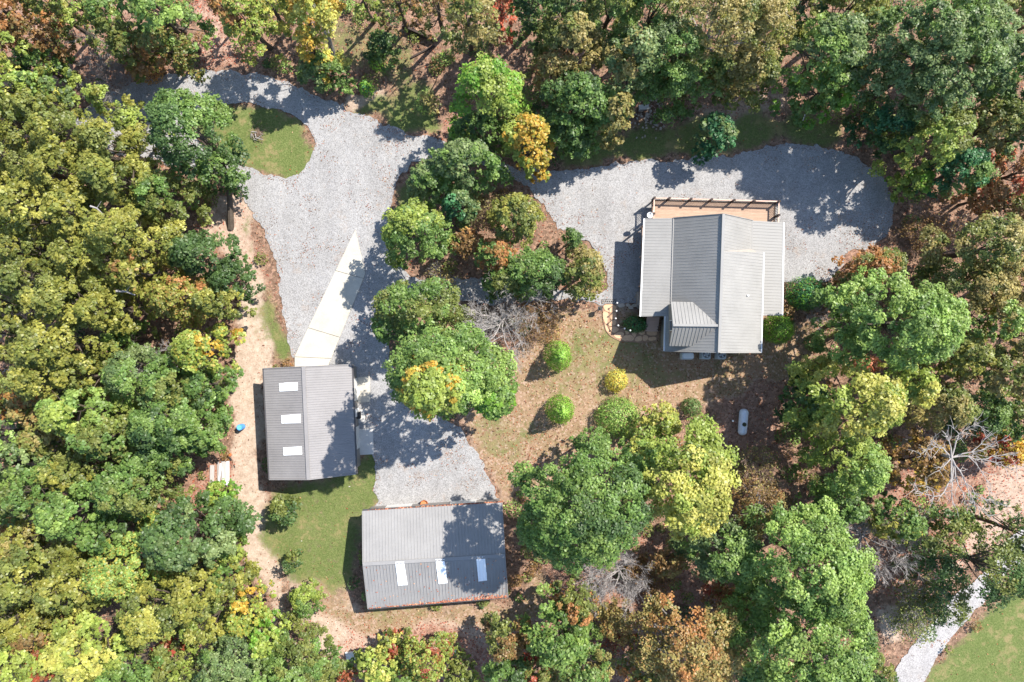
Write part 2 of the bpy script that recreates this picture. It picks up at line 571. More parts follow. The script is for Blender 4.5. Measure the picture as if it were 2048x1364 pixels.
ZL = [  # reddish leaf litter
    ([(420, 395), (500, 430), (560, 560), (540, 580), (480, 520), (400, 470)], .65),
    ([(390, -20), (470, -20), (480, 130), (400, 140)], .8),
    ([(680, 1240), (1010, 1260), (1140, 1150), (1180, 1200), (1040, 1380), (680, 1380)], .9),
    ([(840, 230), (920, 220), (920, 290), (830, 290)], .7),
    ([(960, 660), (1100, 600), (1200, 640), (1180, 700), (1000, 720)], .5),
    ([(1230, 740), (1330, 760), (1320, 870), (1280, 900), (1000, 960), (1010, 880), (1200, 880)], .5),
    ([(1100, 1100), (1500, 1050), (1500, 1380), (1100, 1380)], .5),
    ([(1760, 950), (2060, 900), (2060, 1010), (1850, 1240), (1760, 1200)], .6),
    ([(1580, 480), (1780, 480), (1700, 570), (1570, 570)], .4),
    ([(0, 0), (360, 0), (260, 220), (0, 250)], .4),
    ([(1420, 770), (1600, 770), (1600, 950), (1420, 950)], .45),
    ([(390, 930), (480, 930), (420, 1030), (330, 1030)], .8),
]

ZD = [  # dry brown yard
    ([(925, 840), (1010, 720), (1110, 620), (1230, 620), (1330, 640), (1640, 640), (1620, 760), (1420, 800), (1300, 850), (1250, 900), (1130, 960),
      (1000, 1000), (950, 900)], .95),
    ([(640, 1195), (740, 1215), (1010, 1205), (1090, 1140), (1110, 1200), (1000, 1260), (850, 1250), (700, 1270)], .8),
    ([(540, 985), (740, 905), (760, 1010), (720, 1060), (715, 1200), (610, 1200), (545, 1100)], .6),
]


def weight(zones, x, y):
    w = np.zeros(x.shape)
    dx = (vnoise(x, y, .45, 1) - .5) * 2.2 + (vnoise(x, y, 1.4, 3) - .5) * .9
    dy = (vnoise(x, y, .45, 2) - .5) * 2.2 + (vnoise(x, y, 1.4, 4) - .5) * .9
    for px, s in zones:
        w = np.maximum(w, inside(pxpoly(px), x + dx, y + dy) * s)
    return w


def blur(a, n):
    for _ in range(n):
        p = np.pad(a, 1, mode='edge')
        a = (p[:-2, 1:-1] + p[2:, 1:-1] + p[1:-1, :-2] + p[1:-1, 2:] + p[1:-1, 1:-1] * 2) / 6
    return a


# ---------------------------------------------------------------- the ground: one sheet
def build_ground():
    st = .34
    xs = np.concatenate([[-400, -200, -100], np.arange(-62, 62.01, st), [100, 200, 400]])
    ys = np.concatenate([[-400, -200, -90], np.arange(-44, 44.01, st), [90, 200, 400]])
    X, Y = np.meshgrid(xs, ys, indexing='ij')
    Z = (vnoise(X, Y, .5, 21) - .5) * .05 + (vnoise(X, Y, 1.7, 22) - .5) * .03
    Z = np.where((abs(X) > 64) | (abs(Y) > 46), 0, Z) - .05
    nx, ny = X.shape
    g, t, l, dr = (blur(weight(z, X, Y), 5) for z in (ZG, ZT, ZL, ZD))
    v = np.stack([X, Y, Z], -1).reshape(-1, 3)
    i = np.arange(nx * ny).reshape(nx, ny)
    q = np.stack([i[:-1, :-1], i[1:, :-1], i[1:, 1:], i[:-1, 1:]], -1).reshape(-1, 4)
    me = quads_mesh("ground", v, q)
    at = me.color_attributes.new("zone", 'FLOAT_COLOR', 'POINT')
    c = np.stack([g, np.maximum(t, dr), l, dr], -1).reshape(-1).astype(np.float32)
    at.data.foreach_set("color", c)
    o = link_mesh("ground", me, M['ground'])
    return tag(o, "ground of leaf litter, patchy lawn and dry tan earth", kind='structure')


def quads_mesh(name, v, q):
    me = bpy.data.meshes.new(name)
    me.vertices.add(len(v))
    me.vertices.foreach_set("co", np.ascontiguousarray(v, np.float32).ravel())
    me.loops.add(q.size)
    me.loops.foreach_set("vertex_index", q.astype(np.int32).ravel())
    me.polygons.add(len(q))
    k = q.shape[1]
    me.polygons.foreach_set("loop_start", np.arange(0, q.size, k, dtype=np.int32))
    try: me.polygons.foreach_set("loop_total", np.full(len(q), k, np.int32))
    except Exception: pass
    me.update(calc_edges=True)
    return me


build_ground()
gravel_loops = [ragged(GRAVEL, .34, .2, 2, 3.3), ragged(ISLAND, .22, .2, 2, 7.1), ragged(WOODISLE, .36, .2, 2, 1.9)]
tag(flat_sheet("gravel_driveway", gravel_loops, .015, M['gravel']), "pale grey gravel driveway looping between the buildings", kind='structure')
road_loop = ragged(ROAD, .24, .2, 2, 5.5)
tag(flat_sheet("gravel_road", [road_loop], .015, M['road']), "narrow white gravel road beside the mown lawn", kind='structure')

# concrete drive: four poured panels, hairline joints between them
conc = bpy.data.objects.new("concrete_drive", None)
COL.objects.link(conc)
tag(conc, "white concrete drive tapering away from the grey shed", kind='structure')
for pts in ([(711, 460), (672, 541), (727.5, 556.5), (731, 546)],
            [(671.6, 541.9), (617.3, 655), (680, 674), (727.2, 557.4)],
            [(616.9, 655.9), (590, 713), (663, 716.4), (679.6, 674.9)],
            [(590, 713.9), (590, 745), (652, 742), (662.6, 717.3)]):
    b = MB()
    pl = pxpoly(pts)
    ar = sum(pl[i][0] * pl[(i + 1) % len(pl)][1] - pl[(i + 1) % len(pl)][0] * pl[i][1] for i in range(len(pl)))
    b.prism(pl if ar > 0 else pl[::-1], -.05, .11)
    b.build("slab_panel", M['concrete'], conc)
for pts, mt, lb in (([(704, 756), (740, 752), (741, 804), (706, 806)], 'concrete', "bright concrete pad by the shed's long wall"),
                    ([(709, 821), (729, 818), (731, 844), (711, 846)], 'old_concrete', "small concrete pad under a dark box"),
                    ([(712, 859), (746, 856), (748, 908), (714, 910)], 'old_concrete', "worn grey concrete pad shaded by the big maple")):
    b = MB()
    pl = pxpoly(pts)
    b.prism(pl[::-1], -.05, .09)
    tag(b.build("concrete_pad", M[mt]), lb, kind='structure')

# ---------------------------------------------------------------- roofs
def plane_z(poly):
    n = Vector((0, 0, 0))
    for i in range(len(poly)):
        a, b = poly[i], poly[(i + 1) % len(poly)]
        n += Vector(((a[1] - b[1]) * (a[2] + b[2]), (a[2] - b[2]) * (a[0] + b[0]), (a[0] - b[0]) * (a[1] + b[1])))
    c = Vector([sum(p[k] for p in poly) / len(poly) for k in range(3)])
    return lambda x, y: c.z - (n.x * (x - c.x) + n.y * (y - c.y)) / n.z


def clip_line(poly, p, d):
    t0, t1 = -1e9, 1e9
    ar = sum(poly[i][0] * poly[(i + 1) % len(poly)][1] - poly[(i + 1) % len(poly)][0] * poly[i][1] for i in range(len(poly)))
    s = 1 if ar > 0 else -1
    for i in range(len(poly)):
        a, b = poly[i], poly[(i + 1) % len(poly)]
        nx, ny = s * -(b[1] - a[1]), s * (b[0] - a[0])
        den = nx * d[0] + ny * d[1]
        num = nx * (a[0] - p[0]) + ny * (a[1] - p[1])
        if abs(den) < 1e-9:
            if num > 0: return None
            continue
        t = num / den
        if den > 0: t0 = max(t0, t)
        else: t1 = min(t1, t)
    return (t0, t1) if t1 > t0 + .05 else None


def roof_plane(name, poly, ribdir, mat, parent, spacing=.3, rw=.036, rh=.022, th=.12, phase=0.0):
    """metal roof sheet: a thin slab with raised ribs running down the slope"""
    b = MB()
    b.slab3(poly, th)
    pz = plane_z(poly)
    d = Vector((ribdir[0], ribdir[1])).normalized()
    q = Vector((-d.y, d.x))
    vals = [p[0] * q.x + p[1] * q.y for p in poly]
    k = math.floor(min(vals) / spacing)
    while k * spacing < max(vals):
        s = k * spacing + phase
        p = q * s
        r = clip_line(poly, p, d)
        if r and r[1] - r[0] > .3:
            a, e = p + d * (r[0] + .01), p + d * (r[1] - .01)
            za, ze = pz(a.x, a.y), pz(e.x, e.y)
            b0, b1, t0, t1 = [], [], [], []
            vs = []
            for (pt, z) in ((a, za), (e, ze)):
                for off, up in ((-rw, 0.002), (-rw * .45, rh), (rw * .45, rh), (rw, 0.002)):
                    vs.append((pt.x + q.x * off, pt.y + q.y * off, z + up))
            b.add(vs, [(0, 1, 5, 4), (1, 2, 6, 5), (2, 3, 7, 6), (0, 3, 2, 1), (4, 5, 6, 7)])
        k += 1
    return b.build(name, mat, parent)


def lerp3(a, b, t): return tuple(a[i] + (b[i] - a[i]) * t for i in range(3))


def wall_prism(name, foot, tops, mat, parent, th=.16):
    """closed run of walls: footprint corners (x, y), each with its own top height"""
    b = MB()
    n = len(foot)
    cx = sum(p[0] for p in foot) / n
    cy = sum(p[1] for p in foot) / n
    vs, fs = [], []
    for p, t in zip(foot, tops):
        vs += [(p[0], p[1], -.06), (p[0], p[1], t)]
    for k in range(n):
        j = (k + 1) % n
        fs.append((2 * k, 2 * j, 2 * j + 1, 2 * k + 1))
    b.add(vs, fs)
    return b.build(name, mat, parent)


def on_line(a, b, t, out=0.0):
    """point on the ground line a-b pushed out by 'out' to the side (right of a->b)"""
    d = Vector((b[0] - a[0], b[1] - a[1])).normalized()
    return (a[0] + (b[0] - a[0]) * t + d.y * out, a[1] + (b[1] - a[1]) * t - d.x * out)


def wall_panel(name, a, b, t0, t1, z0, z1, mat, parent, out=.03, th=.05):
    p, q = on_line(a, b, t0, out), on_line(a, b, t1, out)
    m = MB()
    m.beam((p[0], p[1], (z0 + z1) / 2), (q[0], q[1], (z0 + z1) / 2), th, z1 - z0)
    return m.build(name, mat, parent)


# ---------------------------------------------------------------- the house
hc = W(1430, 570, 0)
house = thing("house", (hc[0], hc[1], 0), "grey metal roofed house with deck and cross gabled dormer beside the gravel yard", "house")
HE, HB, HR = 3.35, 3.78, 6.95
RT, RB = W(1447, 428, HR), W(1438, 705, HR)
BT, BM = W(1347, 436, HB), W(1341, 632, HB)
LT, LB = W(1289, 437, HE), W(1281, 633, HE)
tm = (BT[1] - BM[1]) / (RT[1] - RB[1]) * 1.0
RM = lerp3(RT, RB, (RT[1] - BM[1] - .12) / (RT[1] - RB[1]))
LM, LSB = W(1331, 632, 3.65), W(1329, 702, 3.65)
ETB, EPT, EPB = W(1505, 441, HB), W(1567, 445, HE), W(1564, 631, HE)
EBB = W(1501, 631, HB)
RS = lerp3(RT, RB, .268)
DN, DS = W(1527, 505, 4.7), W(1522, 705, 4.7)
u = Vector((RT[0] - RB[0], RT[1] - RB[1])).normalized()
vdir, udir = (u.x, u.y), (u.y, -u.x)
H = M['house_roof']
roof_plane("roof_panel", [RT, BT, BM, RM], udir, H, house, .285)
roof_plane("roof_panel", [(RM[0], RM[1] - .005, RM[2]), (LM[0], LM[1], LM[2]), LSB, RB], udir, H, house, .285)
roof_plane("porch_roof", [(BT[0] - .01, BT[1], BT[2] - .03), LT, LB, (BM[0] - .01, BM[1], BM[2] - .03)], udir, H, house, .285)
est = lerp3(ETB, EBB, .30)
roof_plane("roof_panel", [(RT[0] + .004, RT[1], RT[2]), (RS[0] + .004, RS[1], RS[2]), est, ETB], udir, H, house, .285)
roof_plane("dormer_roof", [RS, RB, DS, DN], udir, H, house, .285)
roof_plane("porch_roof", [(ETB[0] + .01, ETB[1], ETB[2] - .03), EPT, EPB, (EBB[0] + .01, EBB[1], EBB[2] - .03)], udir, H, house, .285)
# ridge, eave and step trims
b = MB(); b.beam((RT[0], RT[1], HR + .05), (RB[0], RB[1], HR + .05), .24, .06); b.build("ridge_cap", H, house)
b = MB()
for p, q in ((LT, LB),): b.beam((p[0] - .03, p[1], p[2] - .03), (q[0] - .03, q[1], q[2] - .03), .14, .14)
b.build("gutter", M['trim'], house)
b = MB(); b.beam((EPT[0] + .03, EPT[1], EPT[2] - .03), (EPB[0] + .03, EPB[1], EPB[2] - .03), .14, .14); b.build("gutter", M['trim'], house)
b = MB(); b.beam((DN[0] + .03, DN[1], DN[2] - .02), (DS[0] + .03, DS[1], DS[2] - .02), .12, .13); b.build("gutter", M['trim'], house)
b = MB(); b.beam((LM[0] - .05, LM[1], LM[2] - .04), (LSB[0] - .05, LSB[1], LSB[2] - .04), .13, .13); b.build("gutter", M['trim'], house)
for p, q in ((BT, BM), (ETB, est)):
    b = MB(); b.beam((p[0], p[1], p[2] + .03), (q[0], q[1], q[2] + .03), .09, .04); b.build("flashing", H, house)
for p, q, dy in ((RT, BT, .02), (RT, ETB, .02), (RB, LSB, -.02), (RB, DS, -.02)):
    b = MB(); b.beam((p[0], p[1] + dy, p[2] - .04), (q[0], q[1] + dy, q[2] - .04), .05, .2); b.build("gable_trim", H, house)
# step wall where the raised dormer roof leaves the lower slope
b = MB()
b.add([RS, DN, (DN[0], DN[1], 3.6), est], [(0, 1, 2, 3)])
b.add([(DN[0] - .12, DN[1], 4.6), (DS[0] - .12, DS[1], 4.6), (DS[0] - .12, DS[1], 3.1), (DN[0] - .12, DN[1], 3.1)], [(0, 1, 2, 3)])
b.build("dormer_cheek", M['house_wall'], house)
# walls
wx0, wx1 = BT[0] + .25, ETB[0] - .1
def hl(u_, v_):  # house coordinates: u_ metres east of the ridge, v_ metres south of its north end
    return (RT[0] + udir[0] * u_ - vdir[0] * v_, RT[1] + udir[1] * u_ - vdir[1] * v_)
L_ = (Vector(RT) - Vector(RB)).length
foot = [hl(-3.5, .35), hl(3.35, .35), hl(3.35, 3.3), hl(4.2, 3.35), hl(4.2, L_ - .35), hl(-3.75, L_ - .35), hl(-3.75, 9.4), hl(-3.5, 9.35)]
wall_prism("wall", foot[::-1], [3.7, 3.7, 3.7, 4.5, 4.5, 3.6, 3.6, 3.7][::-1], M['house_wall'], house)
for vv, dz in ((.35, 0), (L_ - .35, 0)):
    p0, p1, p2 = hl(-3.5, vv), hl(0, vv), hl(3.35 if vv < 1 else 4.1, vv)
    b = MB()
    b.add([(p0[0], p0[1], 3.66), (p1[0], p1[1], 6.75), (p2[0], p2[1], 3.78 if vv < 1 else 4.55), (p2[0], p2[1], 3.6), (p0[0], p0[1], 3.6)], [(0, 1, 2, 3, 4)])
    b.build("gable_wall", M['house_wall'], house)
for (a, c, t0, t1, z0, z1) in ((foot[0], foot[1], .12, .3, 1.3, 3.3), (foot[0], foot[1], .7, .88, 1.3, 3.3),
                               (foot[4], foot[5], .2, .34, 1.4, 2.8), (foot[4], foot[5], .6, .74, 1.4, 2.8), (foot[3], foot[4], .3, .42, 1.4, 2.8),
                               (foot[7], foot[0], .3, .42, 1.4, 2.8), (foot[7], foot[0], .62, .72, 1.3, 3.3)):
    w_ = wall_panel("window", a, c, t0, t1, z0, z1, M['white_paint'], house, -.03, .06)
    wall_panel("pane", a, c, t0 + .012, t1 - .012, z0 + .1, z1 - .1, M['glass'], w_, -.055, .04)
# cross gable dormer
CA, CB = W(1346, 650, 6.82), W(1438, 651, 6.88)
CD, CC = W(1342, 603, 5.3), W(1385, 604, 5.3)
CE, CF = W(1339, 692, 5.3), W(1389, 693, 5.3)
roof_plane("cross_gable_roof", [CA, CD, CC, CB], vdir, H, house, .32, rh=.05)
roof_plane("cross_gable_roof", [(CA[0], CA[1] - .004, CA[2]), (CB[0], CB[1] - .004, CB[2]), CF, CE], vdir, H, house, .32, rh=.05)
b = MB(); b.beam((CA[0], CA[1], CA[2] + .04), (CB[0], CB[1], CB[2] + .04), .22, .06); b.build("ridge_cap", H, house)
gx = CA[0] + .3
b = MB()
y0, y1, ym = CE[1] + .2, CD[1] - .2, CA[1]
b.add([(gx, y0, 3.6), (gx, y1, 3.6), (gx, y1, 5.3), (gx, ym, 6.6), (gx, y0, 5.3), (gx + 2.2, y0, 3.6), (gx + 2.2, y1, 3.6), (gx + 2.2, y1, 5.3), (gx + 2.2, y0, 5.3)],
      [(0, 4, 3, 2, 1), (1, 2, 7, 6), (0, 5, 8, 4)])
b.build("dormer_wall", M['house_wall'], house)
b = MB(); b.box((gx - .03, ym, 5.0), (.06, 1.0, 1.0)); wv = b.build("window", M['white_paint'], house)
b = MB(); b.box((gx - .05, ym, 5.0), (.06, .84, .84)); b.build("pane", M['glass'], wv)
# vent pipe
vp = W(1495, 591, 5.5)
b = MB(); b.tube([(vp[0], vp[1], 5.0), (vp[0], vp[1], 5.7)], .085, 10); b.build("vent_pipe", M['white_paint'], house)
b = MB(); b.tube([(vp[0], vp[1], 5.2), (vp[0], vp[1], 5.42)], .15, 10); b.build("pipe_boot", M['black_metal'], house)
# posts of the two side porches
for k in range(4):
    for uu, v0, v1 in ((-6.1, .3, 9.1), (6.35, .3, 8.6)):
        p = hl(uu, v0 + (v1 - v0) * k / 3)
        b = MB(); b.box((p[0], p[1], 1.6), (.14, .14, 3.2), -.035); b.build("porch_post", M['pale_wood'], house)
for u0, u1, v1 in ((-6.15, -3.5, 9.2), (3.36, 6.4, 8.7)):
    b = MB()
    b.prism([hl(u0, v1), hl(u1, v1), hl(u1, .3), hl(u0, .3)], .82, 1.1)
    b.build("porch_floor", M['deck'], house)

# ---------------------------------------------------------------- deck: boards, posts, rails, balusters
DZ = 1.12
dNW, dNE = W(1303, 399, DZ), W(1551, 406, DZ)
dv = Vector((dNE[0] - dNW[0], dNE[1] - dNW[1])).normalized()
dn = Vector((-dv.y, dv.x))
dl = math.hypot(dNE[0] - dNW[0], dNE[1] - dNW[1])
def dk(s, t, z): return (dNW[0] + dv.x * s - dn.x * t, dNW[1] + dv.y * s - dn.y * t, z)
bw = .143
board_mesh = None
NB = 17
for k in range(NB):
    if board_mesh is None:
        b = MB()
        b.box((0, 0, 0), (dl, bw - .008, .035))
        o = b.build("deck_board", M['deck'])
        board_mesh = o
    else:
        o = board_mesh.copy(); COL.objects.link(o)
    p = dk(dl / 2, bw * (k + .5), DZ + R_.uniform(-.002, .003))
    o.location = (p[0] - house.location.x, p[1] - house.location.y, p[2])
    o.rotation_euler = (0, 0, math.atan2(dv.y, dv.x))
    o.parent = house
b = MB()
for t in (.15, 1.25, 2.35):
    b.beam(dk(0, t, DZ - .14), dk(dl, t, DZ - .14), .06, .2)
for s in range(0, 9):
    for t in (.15, 2.35):
        p = dk(.1 + s * (dl - .2) / 8, t, 0)
        b.box((p[0], p[1], .45), (.12, .12, 1.05), .03)
b.build("deck_frame", M['dark_wood'], house)
RHT = 1.02
post_px = [1301, 1338.5, 1382, 1423, 1468, 1508, 1556]
ss = [min(max((W(x, 400, DZ + RHT)[0] - dNW[0]) / dv.x, .05), dl - .05) for x in post_px]
ss[0], ss[-1] = .06, dl - .06
side_len = 8.2
runs = [(dk(ss[i], .06, 0), dk(ss[i + 1], .06, 0)) for i in range(6)]
runs += [(dk(dl - .06, .1 + 1.3 * i, 0), dk(dl - .06, .1 + 1.3 * (i + 1), 0)) for i in range(2)]
runs += [(dk(.06, .1 + 1.5 * i, 0), dk(.06, .1 + 1.5 * (i + 1), 0)) for i in range(3)]
postpts = [dk(s, .06, 0) for s in ss] + [dk(dl - .06, .1 + 1.3 * i, 0) for i in (1, 2)] + [dk(.06, .1 + 1.5 * i, 0) for i in (1, 2, 3)]
proto_post = proto_bal = None
for p in postpts:
    if proto_post is None:
        b = MB(); b.box((0, 0, 0), (.15, .15, RHT + .20)); b.box((0, 0, RHT / 2 + .12), (.21, .21, .06))
        o = proto_post = b.build("railing_post", M['dark_wood'])
    else:
        o = proto_post.copy(); COL.objects.link(o)
    o.parent = house
    o.location = (p[0] - house.location.x, p[1] - house.location.y, DZ + RHT / 2 + .06)
    o.rotation_euler = (0, 0, .03)
for a, c in runs:
    for nm, z, w_, h_, mt in (("top_rail", RHT, .11, .04, 'pale_wood'), ("middle_rail", RHT - .10, .04, .08, 'dark_wood'), ("bottom_rail", .11, .04, .08, 'dark_wood')):
        b = MB(); b.beam((a[0], a[1], DZ + z), (c[0], c[1], DZ + z), w_, h_); b.build(nm, M[mt], house)
    ln = math.hypot(c[0] - a[0], c[1] - a[1])
    n = max(3, int(ln / .155))
    for k in range(1, n):
        x, y = a[0] + (c[0] - a[0]) * k / n, a[1] + (c[1] - a[1]) * k / n
        if proto_bal is None:
            b = MB(); b.box((0, 0, 0), (.04, .04, RHT - .24))
            o = proto_bal = b.build("baluster", M['dark_wood'])
        else:
            o = proto_bal.copy(); COL.objects.link(o)
        o.parent = house
        o.location = (x - house.location.x, y - house.location.y, DZ + .51)

# satellite dish on the deck corner
p = W(1299, 430, 2.6)
dish = thing("satellite_dish", (p[0], p[1], 0), "small pale satellite dish on the deck corner beside the porch roof", "satellite dish")
b = MB()
n = 18
vs, fs = [(p[0], p[1], 2.62)], []
ax = Vector((.35, -.15, .92)).normalized()
s1 = ax.cross(Vector((0, 1, 0))).normalized(); s2 = ax.cross(s1)
for ring, (r, d) in enumerate(((.16, .02), (.34, .10))):
    for k in range(n):
        t = 2 * math.pi * k / n
        q = Vector((p[0], p[1], 2.62)) + (s1 * math.cos(t) * r + s2 * math.sin(t) * r * .85) + ax * d
        vs.append(tuple(q))
for k in range(n):
    fs.append((0, 1 + k, 1 + (k + 1) % n)); fs.append((1 + k, 1 + n + k, 1 + n + (k + 1) % n, 1 + (k + 1) % n))
b.add(vs, fs); b.build("dish", M['pale_metal'], dish, True)
b = MB(); b.tube([(p[0] - .05, p[1], 1.1), (p[0] - .05, p[1], 2.55)], .035, 8); b.build("mast", M['pale_metal'], dish)
b = MB(); b.tube([(p[0] - .1, p[1] + .1, 2.62), (p[0] + .3, p[1] + .28, 2.98)], .02, 6); b.box((p[0] + .3, p[1] + .28, 3.0), (.1, .1, .1)); b.build("feed_arm", M['pale_metal'], dish)

# ---------------------------------------------------------------- south-west steps, path, handrail, edging
sp = W(1305, 647, .6)
steps = thing("wooden_steps", (sp[0], sp[1], 0), "wooden steps with dark balusters under the house's porch roof edge", "steps")
s0, s1_ = W(1294, 632, 1.0), W(1319, 632, 1.0)
wst = s1_[0] - s0[0]
for k in range(6):
    z = 1.06 - k * .17
    y = W(0, 634 + k * 5.2, z)[1]
    b = MB(); b.box((s0[0] + wst / 2, y, z), (wst, .30, .045), -.03); b.build("tread", M['pale_wood'], steps)
b = MB()
for x in (s0[0] + .06, s1_[0] - .06):
    b.beam((x, s0[1] + .1, .98), (x, W(0, 661, .15)[1], .10), .05, .2)
b.build("stringer", M['dark_wood'], steps)
for k in range(7):
    z = 1.06 - k * .16
    y = W(0, 632 + k * 4.8, z)[1]
    b = MB(); b.box((s1_[0] + .06, y, z + .45), (.09, .09, .95)); b.build("baluster", M['dark_wood'], steps)
b = MB(); b.beam((s1_[0] + .06, s0[1] + .1, 1.98), (s1_[0] + .06, W(0, 661, .15)[1], 1.04), .07, .05); b.build("handrail", M['dark_wood'], steps)

path = bpy.data.objects.new("flagstone_path", None); COL.objects.link(path)
tag(path, "curving flagstone path from the yard to the house steps", kind='structure')
STONES = [[(1206, 609), (1232, 609), (1231, 622), (1220, 626), (1208, 620)], [(1207, 621), (1219, 627), (1218, 640), (1213, 652), (1207, 640), (1205, 630)],
          [(1221, 627), (1232, 623), (1232, 637), (1220, 640)], [(1219, 642), (1232, 639), (1232, 650), (1216, 653)],
          [(1210, 646), (1215, 655), (1222, 668), (1214, 664), (1210, 655)], [(1217, 655), (1231, 652), (1239, 660), (1226, 668)],
          [(1226, 670), (1240, 662), (1250, 668), (1240, 677), (1232, 676)], [(1241, 678), (1251, 669), (1258, 672), (1253, 683)],
          [(1249, 662), (1255, 660), (1259, 667), (1253, 670)], [(1253, 671), (1262, 669), (1269, 676), (1265, 682), (1254, 681), (1250, 677)],
          [(1263, 664), (1274, 663), (1270, 676), (1264, 670)], [(1271, 675), (1279, 671), (1284, 673), (1284, 682), (1272, 683), (1269, 680)],
          [(1276, 664), (1289, 661), (1290, 669), (1280, 670)], [(1285, 670), (1294, 670), (1297, 677), (1291, 682), (1285, 681)],
          [(1292, 662), (1314, 662), (1314, 671), (1295, 671)], [(1298, 674), (1312, 673), (1313, 680), (1300, 682), (1296, 679)]]
joint = ragged([(1204, 606), (1233, 606), (1234, 645), (1262, 660), (1318, 659), (1318, 684), (1250, 686), (1222, 674), (1207, 655)], .06, .2, 1, 2.2)
flat_sheet("joint_soil", [joint], .020, M['soil'], path)
for st in STONES:
    c = (sum(p[0] for p in st) / len(st), sum(p[1] for p in st) / len(st))
    pl = [W(c[0] + (x - c[0]) * 1.0, c[1] + (y - c[1]) * 1.0)[:2] for x, y in st]
    pl = smooth_poly(pl, 1)
    ar = sum(pl[i][0] * pl[(i + 1) % len(pl)][1] - pl[(i + 1) % len(pl)][0] * pl[i][1] for i in range(len(pl)))
    if ar < 0: pl = pl[::-1]
    b = MB(); b.prism(pl, -.03, .055 + R_.uniform(0, .025)); b.build("flagstone", M['flag'], path)

edg = bpy.data.objects.new("stone_edging", None); COL.objects.link(edg)
e0 = W(1258, 612); edg.location = (e0[0], e0[1], 0)
tag(edg, "row of rough edging stones where the gravel meets the small lawn", "stone edging")
for x, y, w_, d_ in ((1242, 611, .75, .42), (1255, 610, .45, .38), (1261, 615, .55, .4), (1268, 611, .6, .36), (1277, 613, .5, .42), (1284, 610, .4, .4)):
    q = W(x, y)
    pl = []
    for k in range(9):
        t = 2 * math.pi * k / 9
        r = R_.uniform(.85, 1.1)
        pl.append((q[0] + math.cos(t) * w_ * .5 * r, q[1] + math.sin(t) * d_ * .5 * r))
    b = MB(); b.prism(pl, -.05, R_.uniform(.22, .34)); b.build("stone", M['stone'], edg)

q = W(1240, 640)
rail = thing("curved_handrail", (q[0], q[1], 0), "thin curved metal handrail with white ball topped posts along the path", "handrail")
rp = [(1234, 606), (1232.5, 622), (1231, 637), (1236, 651), (1249, 657), (1260, 661)]
rz = 1.0
wp = [W(x, y, rz) for x, y in rp]
for i, p in enumerate(wp):
    b = MB(); b.tube([(p[0], p[1], 0), (p[0], p[1], rz + .02)], .03, 8); po = b.build("post", M['pale_metal'], rail)
    b = MB()
    b.tube([(p[0], p[1], rz + .02), (p[0], p[1], rz + .05), (p[0], p[1], rz + .11), (p[0], p[1], rz + .17), (p[0], p[1], rz + .2)], [.03, .075, .09, .07, .01], 10)
    b.build("ball_cap", M['white_paint'], po, True)
cv = []
for i in range(len(wp) - 1):
    p0, p1, p2, p3 = (Vector(wp[max(i - 1, 0)]), Vector(wp[i]), Vector(wp[i + 1]), Vector(wp[min(i + 2, len(wp) - 1)]))
    for k in range(6):
        t = k / 6
        cv.append(.5 * ((2 * p1) + (-p0 + p2) * t + (2 * p0 - 5 * p1 + 4 * p2 - p3) * t * t + (-p0 + 3 * p1 - 3 * p2 + p3) * t ** 3))
cv.append(Vector(wp[-1]))
b = MB(); b.tube(cv, .02, 8); b.build("top_rail", M['black_metal'], rail)
b = MB(); b.tube([p - Vector((0, 0, .45)) for p in cv], .014, 6); b.build("lower_rail", M['black_metal'], rail)

q = W(1217.5, 603)
mat_o = thing("step_mat", (q[0], q[1], 0), "dark scroll patterned rubber mat at the head of the flagstone path", "mat")
b = MB()
for dx, dy, sx, sy in ((0, .21, 1.4, .04), (0, -.21, 1.4, .04), (-.69, 0, .04, .46), (.69, 0, .04, .46)):
    b.box((q[0] + dx, q[1] + dy, .04), (sx, sy, .03))
b.build("border", M['black_metal'], mat_o)
b = MB()
for k in range(7):
    cx = q[0] - .58 + k * .193
    for r in (.085, .045):
        b.tube([(cx + math.cos(t) * r, q[1] + math.sin(t) * r * 1.9, .035) for t in [i * math.pi / 6 for i in range(13)]], .014, 4, False)
b.build("scrollwork", M['black_metal'], mat_o)
b = MB(); b.box((q[0], q[1], .018), (1.36, .42, .012)); b.build("backing", M['old_concrete'], mat_o)

q = W(1200, 617, 1.0)
gp = thing("lantern_post", (q[0], q[1], 0), "short dark lantern post beside the doormat at the path's head", "post")
b = MB(); b.tube([(q[0], q[1], 0), (q[0], q[1], .78)], .045, 8); b.build("post", M['black_metal'], gp)
b = MB(); b.box((q[0], q[1], .95), (.34, .30, .32)); b.box((q[0], q[1], 1.12), (.44, .4, .05)); b.build("lantern_head", M['black_metal'], gp)
b = MB(); b.tube([(q[0], q[1], 1.14), (q[0], q[1], 1.24), (q[0], q[1], 1.28)], [.12, .1, .02], 8); b.build("finial", M['moss_dark'], gp)

q = W(1276, 598, 0)
b = MB(); b.box((q[0] + .1, q[1], .3), (.55, 1.3, .66), -.03); b.box((q[0] + .1, q[1], .66), (.62, 1.36, .06), -.03)
o = b.build("storage_bench", M['stone']); tag(o, "low grey storage bench in the shade beside the porch roof", "bench")

